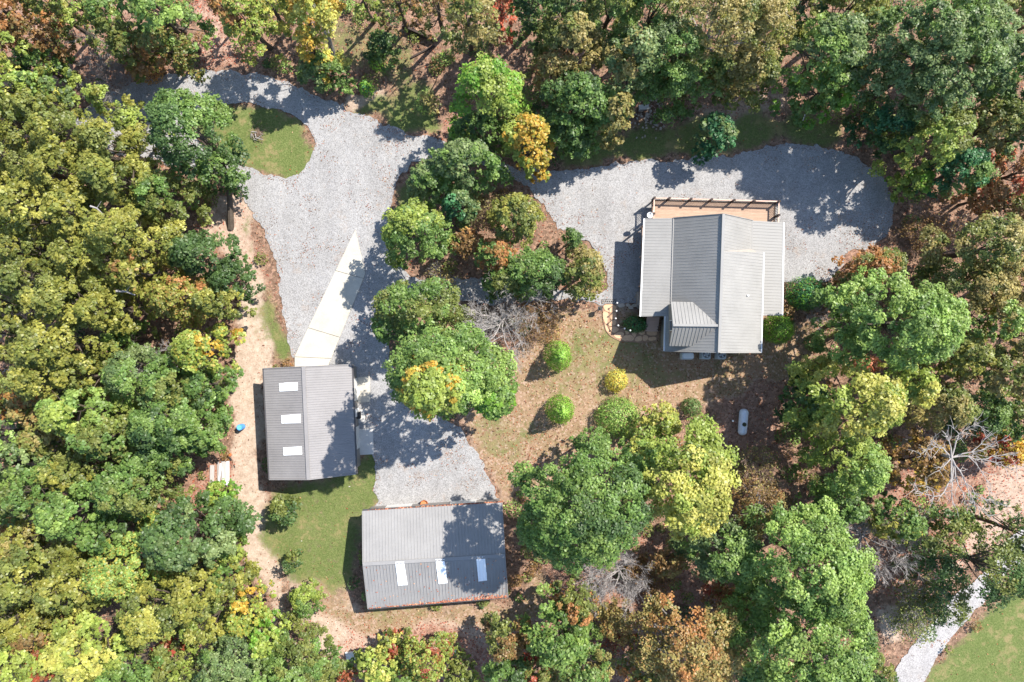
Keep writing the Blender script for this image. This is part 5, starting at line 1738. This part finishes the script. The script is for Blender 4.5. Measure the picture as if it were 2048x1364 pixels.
 (1372, 1278, 118, 92, 12, 'tan', 'orange', .35, "big rusty olive tree with grey twigs at the bottom edge", {'dens': .68, 'mat': 'greybark', 'nlimb': 24, 'leaf': .2, 'mix': .2}),
 (1290, 1330, 52, 42, 9, 'ogreen', 'orange', .3, "olive tree flecked orange at the bottom edge beside the rusty olive one", {'dens': .75}),
 (1455, 1200, 46, 40, 7, 'brown', 'red', .35, "dark reddish low tree above the rusty olive one", {'dens': .6}),
 (1330, 1120, 40, 34, 6, 'brown', 'tan', .4, "small brown tree between the dark oak and the blue green one", {'dens': .6}),
 (1512, 1012, 54, 70, 8, 'tan', 'brown', .4, "thin tan tree with bare twigs beside the huge yellow maple", {'dens': .35, 'mat': 'greybark', 'nlimb': 20, 'leaf': .18}),
 (1952, 1125, 76, 76, 12, 'ogreen', 'dgreen', .5, "dark thin leaved oak over the white road", {'dens': .55, 'nlimb': 16, 'leaf': .2}),
 (1880, 1180, 44, 66, 8, 'ogreen', 'dgreen', .5, "dark thin tree at the white road's edge", {'dens': .42, 'leaf': .2, 'mat': 'greybark', 'nlimb': 14}),
 (2020, 1060, 46, 52, 11, 'dgreen', 'ogreen', .4, "dark thin leaved tree on the picture edge over the road", {'dens': .55, 'leaf': .2}),
 (1742, 1338, 40, 40, 7, 'ogreen', 'dgreen', .5, "dark olive tree at the bottom edge beside the white road", {'dens': .9}),
 (1905, 1040, 40, 28, 6, 'ogreen', 'green', .4, "low olive tree on the tan clearing below the white dead one", {'dens': .6}),
]
for (x, y, rx, ry, Ht, p1, p2n, share, label, ex) in TREES:
    cat = 'sapling' if ex.get('name') == 'sapling' else 'tree'
    if 400 < x < 535 and 480 < y < 1260: x, rx = x - 14, rx * .94      # keep the dirt track clear
    plant_tree(x, y, rx, ry, Ht, p1, p2n, share, label, cat=cat, **ex)


def round_shrub(px, py, rx, ry, H, pal, pal2, p2, label, leaf=.13, rb=.34, tall=False, dens=1.0):
    """clipped or naturally dense shrub: leaves packed all the way down a dome"""
    hm = H * .5
    s = (CAMH - hm) / CAMH / 20
    c = W(px, py, hm)
    g = np.random.default_rng(int(px * 3 + py))
    root = thing("round_shrub" if not tall else "conical_shrub", (c[0], c[1], 0), label, "shrub")
    rx, ry = rx * s, ry * s
    n = int(dens * 7.5 * (rx + ry) / 2 * (H + rx) / (leaf * leaf * .4) * .42)
    z = g.random(n)
    th = g.uniform(0, 6.28, n)
    k = 2.3 if not tall else 1.35
    prof = (1 - z ** k) ** (1 / k) if not tall else np.minimum((1 - z) ** .62 * 1.02, 1)
    prof = np.where(z < .25, prof * (.86 + .14 * z / .25), prof)
    ph = g.uniform(0, 6.28, 6)
    lump = 1 + .05 * np.sin(2 * th + 3 * z + ph[5]) + .06 * np.sin(5 * th + 9 * z + ph[0]) + .05 * np.sin(9 * th - 7 * z + ph[1]) + .04 * np.sin(14 * th + 16 * z + ph[2]) + .03 * np.sin(23 * th - 25 * z + ph[3])
    dep = 1 - g.normal(0, .07, n) * np.where(g.random(n) < .9, 1, 1.6)
    rr = prof * lump * dep
    pos = np.stack([np.cos(th) * rx * rr, np.sin(th) * ry * rr, np.maximum(z * H * (.5 + .5 * lump) * (.95 + .05 * dep), .03)], -1)
    # the flat-ish top gets its share of leaves too
    m = int(n * .35)
    r2 = np.sqrt(g.random(m)) ; t2 = g.uniform(0, 6.28, m)
    zt = (1 - r2 ** k) ** (1 / k) if not tall else 1 - (r2 / 1.02) ** 1.6
    l2 = 1 + .05 * np.sin(5 * t2 + 9 * zt + ph[0]) + .05 * np.sin(9 * t2 - 7 * zt + ph[1]) + .05 * np.sin(18 * t2 + 19 * r2 + ph[4])
    pos2 = np.stack([np.cos(t2) * rx * r2, np.sin(t2) * ry * r2, np.maximum(zt, .02) * H * (.55 + .45 * l2) * g.uniform(.93, 1.0, m)], -1)
    pos = np.concatenate([pos, pos2])
    nr = pos / np.array([rx * rx, ry * ry, H * H]) ; nr /= np.linalg.norm(nr, axis=1)[:, None] + 1e-9
    nr = nr * 1.15 + g.normal(0, .42, pos.shape)
    nr /= np.linalg.norm(nr, axis=1)[:, None]
    P, P2 = pal_arr(pal), pal_arr(pal2)
    N_ = len(pos)
    use2 = g.random(N_) < p2
    col = np.where(use2[:, None], P2[g.integers(0, len(P2), N_)], P[g.integers(0, len(P), N_)]) * 1.4 * (1 + g.normal(0, .13, N_))[:, None]
    leaf_quads("crown", pos, nr, leaf * g.uniform(.7, 1.35, N_), col, M['leaf'], root)
    b = MB()
    b.tube([(0, 0, -.06), (0, 0, H * .45)], [.09, .05], 7)
    for q in range(7):
        t = q * .9
        b.tube([(0, 0, H * .15), (math.cos(t) * rx * .5, math.sin(t) * ry * .5, H * .5), (math.cos(t) * rx * .72, math.sin(t) * ry * .72, H * .62)], [.05, .03, .012], 4, False)
    o = b.build("stem", M['brownbark']); o.parent = root
    return root


DEAD_LIMBS = [[(1903, 915), (1912, 882), (1918, 868), (1930, 859), (1947, 850), (1953, 840)], [(1947, 850), (1962, 854)], [(1918, 868), (1908, 858)],
              [(1903, 915), (1886, 896), (1870, 893), (1855, 899), (1841, 908)], [(1870, 893), (1862, 884)], [(1903, 915), (1890, 930), (1879, 941)],
              [(1903, 915), (1943, 904), (1978, 893), (2003, 880)], [(1943, 904), (1962, 888), (1972, 874)], [(1903, 915), (1936, 912), (1962, 919), (1992, 926), (2032, 938)],
              [(1962, 919), (1985, 912), (2020, 908)], [(1936, 912), (1962, 942), (1975, 972)], [(1903, 915), (1920, 942), (1931, 966), (1941, 990), (1956, 1013), (1974, 1030)],
              [(1931, 966), (1948, 985), (1972, 1000), (2000, 1008)], [(1903, 915), (1903, 958), (1888, 984), (1868, 993), (1846, 986), (1830, 978)], [(1868, 993), (1860, 978), (1853, 970)],
              [(1903, 915), (1911, 952), (1926, 985), (1936, 1012)], [(1903, 915), (1905, 960), (1904, 1004)], [(1903, 915), (1898, 882), (1892, 868)]]


def dead_tree():
    g = random.Random(4)
    H = 11.5
    c = W(1903, 915, 9.5)
    root = thing("dead_tree", (c[0], c[1], 0), "white dead tree with long twisting limbs near the road", "tree")
    b = MB(); b.tube([(c[0] + .9, c[1] + .2, -.1), (c[0] + .4, c[1], 5), (c[0], c[1], 9.4)], [.30, .22, .13], 9); b.build("trunk", M['whitebark'], root)
    tw = MB()
    for lm in DEAD_LIMBS:
        first = lm[0] == (1903, 915)
        rise = g.uniform(.5, 2.2)
        pts = [Vector(W(x, y, 9.3 + rise * (k / 5) + g.uniform(-.15, .15) + (0 if first else .8))) for k, (x, y) in enumerate(lm)]
        fine = []
        for k in range(len(pts) - 1):
            fine += [pts[k], pts[k].lerp(pts[k + 1], .5) + Vector((g.uniform(-.12, .12), g.uniform(-.12, .12), g.uniform(-.08, .12)))]
        fine.append(pts[-1])
        r0 = .068 if first else .04
        rad = [r0 * (1 - .8 * k / (len(fine) - 1)) for k in range(len(fine))]
        b = MB(); b.tube(fine, rad, 6); b.build("limb", M['whitebark'], root)
        for k in range(2, len(fine)):
            for _ in range(3):
                d = (fine[k] - fine[k - 1]).normalized() * .8 + Vector((g.uniform(-1, 1), g.uniform(-1, 1), g.uniform(-.3, .6)))
                e = fine[k] + d.normalized() * g.uniform(.4, 1.3)
                m_ = fine[k].lerp(e, .5) + Vector((g.uniform(-.12, .12), g.uniform(-.12, .12), .06))
                tw.tube([fine[k], m_, e], [.03, .022, .01], 4, False)
                if g.random() < .6:
                    tw.tube([m_, m_ + Vector((g.uniform(-.5, .5), g.uniform(-.5, .5), g.uniform(0, .3)))], [.018, .008], 3, False)
    o = tw.build("twigs", M['whitebark'], root); o['kind'] = 'stuff'


round_shrub(1118, 712, 30, 32, 4.4, 'lime', 'lgreen', .5, "tall clipped green shrub on the lawn beside the white bare tree", tall=True)
round_shrub(1122, 822, 31, 30, 4.4, 'lime', 'lgreen', .45, "tall clipped green shrub on the lawn below its twin", tall=True)
round_shrub(1234, 762, 22, 22, 1.7, 'yellow', 'gold', .3, "small round yellow shrub between the green ones", leaf=.12)
round_shrub(1236, 836, 44, 40, 2.4, 'green', 'lgreen', .4, "wide loose green shrub between the lawn and the dark oak", leaf=.15)
round_shrub(1385, 815, 19, 19, 1.5, 'bgreen', 'dgreen', .4, "small blue green shrub on the leafy lawn above the yellow maple", leaf=.14)
round_shrub(1617, 586, 39, 32, 2.7, 'teal', 'lime', .25, "wide dark green shrub at the gravel yard's lower end", leaf=.12)
round_shrub(1558, 658, 31, 28, 2.8, 'lime', 'green', .4, "green shrub in the corner of the house's two roofs", leaf=.12)
round_shrub(1271, 648, 24, 17, 1.2, 'teal', 'dgreen', .4, "low dark green shrub in the shade beside the wooden steps", leaf=.14)
round_shrub(1632, 686, 20, 18, 1.5, 'dgreen', 'bgreen', .4, "small dark blue green shrub in the shade of the huge pale oak", leaf=.15)
round_shrub(732, 176, 15, 15, 1.7, 'lime', 'teal', .4, "little bright green shrub on the grass above the first drive", leaf=.16)
round_shrub(283, 132, 36, 26, 3.0, 'brown', 'orange', .3, "withered brown shrub above the loop", leaf=.16, dens=.7)
round_shrub(1640, 735, 26, 18, 2.0, 'green', 'tan', .3, "low green shrub above the big pale yellow tree", leaf=.16, dens=.7)
round_shrub(1738, 730, 26, 20, 1.8, 'pink', 'brown', .5, "dusky pink low shrub between the huge pale oak and the big yellow tree", leaf=.16, dens=.7)
round_shrub(752, 118, 16, 22, 1.6, 'lime', 'green', .4, "low bright leaved shrub in the shade below the timber wall", leaf=.16, dens=.5)
round_shrub(1520, 920, 40, 26, 2.0, 'brown', 'green', .4, "low tangled brown shrub below the propane tank", leaf=.15, dens=.45)
round_shrub(1100, 668, 22, 20, .9, 'brown', 'tan', .4, "low brown weedy shrub above the clipped green ones", leaf=.13, dens=.4)

bare_tree(1006, 636, 76, 8.5, "white leafless tree between the huge maple and the lawn", 'whitebark', 3, nmain=12, thick=.8, spread=.72, kids=(4, 5))
dead_tree()
bare_tree(1776, 1098, 78, 9, "grey leafless tree above the white road", 'greybark', 12, nmain=11, thick=.7, spread=.72)
bare_tree(1842, 1072, 42, 6.5, "small grey leafless tree beside the larger one above the road", 'greybark', 15, nmain=8, thick=.6)
bare_tree(1250, 1165, 58, 8.5, "grey leafless tree below the huge dark oak, the straighter of two", 'greybark', 21, nmain=9, thick=.7)
bare_tree(1192, 1168, 44, 7.5, "grey brown leafless tree next to the orange one", 'greybark', 25, nmain=8, thick=.6)
bare_tree(195, 142, 48, 5, "pale leafless shrubby tree above the loop's far end", 'greybark', 31, nmain=13, thick=.55, spread=.85)
bare_tree(262, 742, 44, 12.5, "grey bare branches of a dead tree in the olive wood", 'greybark', 37, nmain=8, thick=.5)
bare_tree(338, 690, 30, 9, "small dead tree leaning out beside the bright yellow green one", 'greybark', 41, nmain=6, thick=.5, levels=3)
bare_tree(115, 212, 22, 4, "small purple brown bare shrubby tree in the top corner wood", 'brownbark', 45, nmain=9, thick=.5, spread=.85, levels=3)
bare_tree(965, 412, 36, 4.5, "brown bare thicket tree beside the blue green ones", 'brownbark', 51, nmain=12, thick=.5, spread=.85, leaves=('tan', .12))
bare_tree(882, 560, 30, 3.5, "pale half bare bush tree on the strip between the drives", 'greybark', 55, nmain=10, thick=.5, spread=.85, levels=3, leaves=('tan', .3))
bare_tree(1880, 462, 46, 6, "brown bare thicket tree beside the gravel yard's far corner", 'brownbark', 61, nmain=12, thick=.55, spread=.8, leaves=('brown', .12))
bare_tree(1645, 628, 26, 3, "dark bare bush between the round shrub and the huge pale oak", 'greybark', 65, nmain=10, thick=.45, spread=.85, levels=3)
bare_tree(1515, 950, 44, 5, "grey brown bare tangle beside the huge yellow maple", 'brownbark', 71, nmain=12, thick=.5, spread=.8, leaves=('tan', .1))
bare_tree(1572, 905, 34, 4, "brown bare bush under the big pale yellow tree", 'brownbark', 75, nmain=10, thick=.5, spread=.85, levels=3)
bare_tree(1310, 1165, 44, 5.5, "dull bare tree flecked brown between the grey ones and the blue green one", 'brownbark', 81, nmain=9, thick=.5, spread=.8, leaves=('brown', .2))
bare_tree(1232, 1292, 38, 5, "reddish bare tree beside the rusty olive one", 'brownbark', 85, nmain=9, thick=.5, spread=.8, leaves=('red', .06))
bare_tree(1852, 1235, 46, 6.5, "half bare tree hanging over the white road's lower part", 'greybark', 91, nmain=9, thick=.5, spread=.8, leaves=('ogreen', .5))
bare_tree(1075, 640, 40, 3.5, "brown bare bush beside the white leafless tree", 'brownbark', 95, nmain=12, thick=.45, spread=.85, leaves=('brown', .15))
bare_tree(180, 60, 60, 8, "long grey dead branches above the pale leafless shrub", 'greybark', 99, nmain=5, thick=.5, spread=.8, levels=3)
# fallen trunks and broken limbs seen through gaps in the crowns
for (x0, y0, x1, y1, h, r, lb) in ((0, 742, 82, 736, 4, .13, "long grey fallen trunk caught in the lower olive wood"), (96, 193, 118, 204, 2, .15, "short grey log below the small pale green tree"),
                                   (180, 412, 205, 428, 14.2, .08, "pale broken limb sticking out of the olive wood"), (232, 582, 270, 590, 10, .1, "grey dead limb in the dark gap of the olive wood")):
    a, c = W(x0, y0, h), W(x1, y1, h * .96)
    b = MB()
    m_ = Vector(a).lerp(Vector(c), .5) + Vector((.1, .12, .1))
    b.tube([a, m_, c], [r, r * .8, r * .55], 7)
    b.tube([m_, m_ + Vector((.5, .5, .25))], [r * .4, .015], 4)
    tag(b.build("dead_limb", M['greybark']), lb, "log")

# ---------------------------------------------------------------- fallen leaves and low growth
LITTER = np.array([lin(c) for c in ((150, 92, 66), (176, 116, 86), (196, 146, 112), (120, 78, 58), (168, 84, 58), (200, 170, 130), (98, 72, 54))]) * .75


def in_gravel(x, y):
    a = inside(gravel_loops[0][::3], x, y) & ~inside(gravel_loops[1][::3], x, y) & ~inside(gravel_loops[2][::3], x, y)
    return a


def fallen():
    g = RNG
    n = 330000
    x, y = g.uniform(-53, 53, n), g.uniform(-36, 36, n)
    gv = in_gravel(x, y)
    rd = inside(road_loop, x, y)
    wg, wt, wl = weight(ZG, x, y), weight(ZT, x, y), weight(ZL, x, y)
    cl = vnoise(x, y, .5, 31) * .6 + vnoise(x, y, 1.6, 32) * .4
    pr = np.where(gv | rd, np.clip((cl - .63) * 4.0, .004, .6), .3)
    e_ = .55
    near = gv & ~(in_gravel(x + e_, y) & in_gravel(x - e_, y) & in_gravel(x, y + e_) & in_gravel(x, y - e_))
    pr = np.where(near, np.maximum(pr, np.clip((cl - .25) * 1.6, 0, .75)), pr)
    # drifts along the gravel's leafy margins
    for px, py, r, k in ((800, 270, 45, .5), (775, 330, 40, .45), (640, 300, 28, .5), (740, 480, 45, .4), (650, 560, 30, .12), (930, 930, 60, .4), (975, 980, 40, .5),
                         (1620, 530, 70, .5), (1590, 480, 60, .2), (1100, 440, 50, .25), (1060, 360, 50, .5), (900, 900, 40, .3), (560, 490, 40, .35), (660, 640, 25, .3), (540, 430, 30, .4), (1700, 460, 60, .4), (600, 480, 24, .4), (640, 320, 36, .7), (655, 265, 30, .5), (780, 300, 50, .8), (760, 350, 40, .7), (745, 420, 36, .6), (920, 910, 50, .8), (960, 960, 45, .8), (590, 360, 30, .5), (690, 590, 40, .3), (640, 600, 26, .5), (1640, 540, 60, .9), (1585, 520, 40, .7), (1740, 470, 40, .8), (1020, 340, 60, .9), (1095, 440, 30, .6)):
        c = W(px, py)
        pr = np.where(gv, np.maximum(pr, k * np.exp(-((x - c[0]) ** 2 + (y - c[1]) ** 2) / (r / 20) ** 2) * np.clip((cl - .36) * 4.5, 0, 1)), pr)
    pr = np.where(~gv & ~rd, np.where(wg > .55, .014, np.where(wt > .88, .05, np.where(wt > .5, .16, .2)) + wl * np.where(wt > .88, .1, .3)), pr)
    keep = g.random(n) < pr
    x, y = x[keep], y[keep]
    n = len(x)
    pos = np.stack([x, y, np.where(gv[keep] | rd[keep], .03, .012) + g.uniform(0, .03, n)], -1)
    nr = g.normal(0, .22, (n, 3)) + np.array([0, 0, 1])
    nr /= np.linalg.norm(nr, axis=1)[:, None]
    col = LITTER[g.integers(0, len(LITTER), n)] * (1 + g.normal(0, .18, n))[:, None]
    gvk = gv[keep]
    col = np.where(gvk[:, None] & (g.random(n) < .55)[:, None], np.array(lin((118, 98, 84))) * (1 + g.normal(0, .25, n))[:, None], col)
    red = (wl[keep] > .5) & ~gvk & (g.random(n) < .5)
    col = np.where(red[:, None], np.array(lin((178, 92, 70))) * .8 * (1 + g.normal(0, .15, n))[:, None], col)
    o = leaf_quads("fallen_leaves", pos, nr, np.where(gvk, g.uniform(.06, .14, n), g.uniform(.08, .18, n)), col, M['litter'])
    tag(o, "rust and tan fallen leaves strewn over gravel, lawn and wood floor", kind='stuff')
    # low bushes and plants on the wood floor
    m = 2600
    x, y = g.uniform(-56, 56, m), g.uniform(-38, 38, m)
    gv = in_gravel(x, y) | in_gravel(x + .9, y) | in_gravel(x - .9, y) | in_gravel(x, y + .9) | in_gravel(x, y - .9) | inside(road_loop, x, y)
    cl = vnoise(x, y, .25, 41) * .6 + vnoise(x, y, .9, 42) * .4
    wt, wg = weight(ZT, x, y), weight(ZG, x, y)
    bld = np.zeros(m, bool)
    for q in (f1, f2, foot): bld |= inside(q, x, y)
    keep = ~gv & ~bld & (cl > .40) & (wt < .2) & (wg < .2) & ~((np.abs(x - 23) < 3.5) & (np.abs(y + 8) < 3.5))
    x, y = x[keep], y[keep]
    m = len(x)
    rad = g.uniform(.3, .95, m); hh = rad * g.uniform(.7, 2.2, m)
    k = (rad * rad * 150 + 25).astype(int)
    bi = np.repeat(np.arange(m), k)
    n = len(bi)
    th, rr, zz = g.uniform(0, 6.28, n), np.sqrt(g.random(n)), g.random(n)
    pos = np.stack([x[bi] + np.cos(th) * rr * rad[bi], y[bi] + np.sin(th) * rr * rad[bi], .04 + hh[bi] * np.sqrt(np.clip(1 - rr ** 2 * .9, 0, 1)) * (.35 + .65 * zz)], -1)
    nr = g.normal(0, .4, (n, 3)) + np.array([0, 0, .9])
    nr /= np.linalg.norm(nr, axis=1)[:, None]
    P = np.stack([pal_arr(p) for p in ('green', 'dgreen', 'ogreen', 'brown', 'lgreen', 'ogreen')])
    w = g.integers(0, len(P), m)
    col = P[w[bi], g.integers(0, 3, n)] * (1 + g.normal(0, .15, n))[:, None]
    tag(leaf_quads("undergrowth", pos, nr, g.uniform(.12, .26, n), col, M['leaf']), "low green and brown undergrowth on the wood floor", kind='stuff')


fallen()


def roof_leaves():
    """leaves lying on the barn roof, thickest along its lower gutter"""
    g = RNG
    he, hr = 2.9, 4.5
    r0, r1, se, sw = W(726, 1128, hr), W(1010, 1111, hr), W(1016, 1194, he), W(736, 1217, he)
    n = 1050
    u_ = g.random(n); v_ = g.random(n)
    edge = g.random(n) < .72
    v_ = np.where(edge, 1 - np.abs(g.normal(0, .035, n)) * (.25 + u_ * 1.1), v_ ** .7)
    u_ = np.where(edge, u_ ** .75, u_ ** .8)
    keep = g.random(n) < np.where(edge, .25 + .75 * u_, .35)
    u_, v_ = u_[keep], np.clip(v_[keep], 0, .995)
    a = np.array(r0)[None] * (1 - u_[:, None]) + np.array(r1)[None] * u_[:, None]
    c = np.array(sw)[None] * (1 - u_[:, None]) + np.array(se)[None] * u_[:, None]
    pos = a * (1 - v_[:, None]) + c * v_[:, None]
    pos[:, 2] += .05
    # the upper gutter
    m = 260
    t = g.random(m) ** .7
    q = np.array(W(725, 1022, he))[None] * (1 - t[:, None]) + np.array(W(1004, 1005, he))[None] * t[:, None]
    q[:, 1] += .06; q += g.normal(0, .03, q.shape); q[:, 2] = he - .01
    pos = np.concatenate([pos, q])
    # a few on the house's low roof
    k = 45
    h4 = np.stack([g.uniform(23.9, 24.9, k), g.uniform(2.6, 4.3, k), np.full(k, 3.55)], -1)
    N_ = len(pos)
    nr = g.normal(0, .25, (N_, 3)) + np.array([0, -.2, 1]); nr /= np.linalg.norm(nr, axis=1)[:, None]
    base = np.array([lin(c) for c in ((190, 108, 78), (206, 138, 106), (160, 84, 62), (214, 164, 128))]) * .8
    col = base[g.integers(0, 4, N_)] * (1 + g.normal(0, .12, N_))[:, None]
    o = leaf_quads("roof_leaves", pos, nr, g.uniform(.09, .18, N_), col, M['litter'], None)
    tag(o, "orange fallen leaves along the barn's gutters", kind='stuff')


roof_leaves()
print("leaf triangles", tri_total)
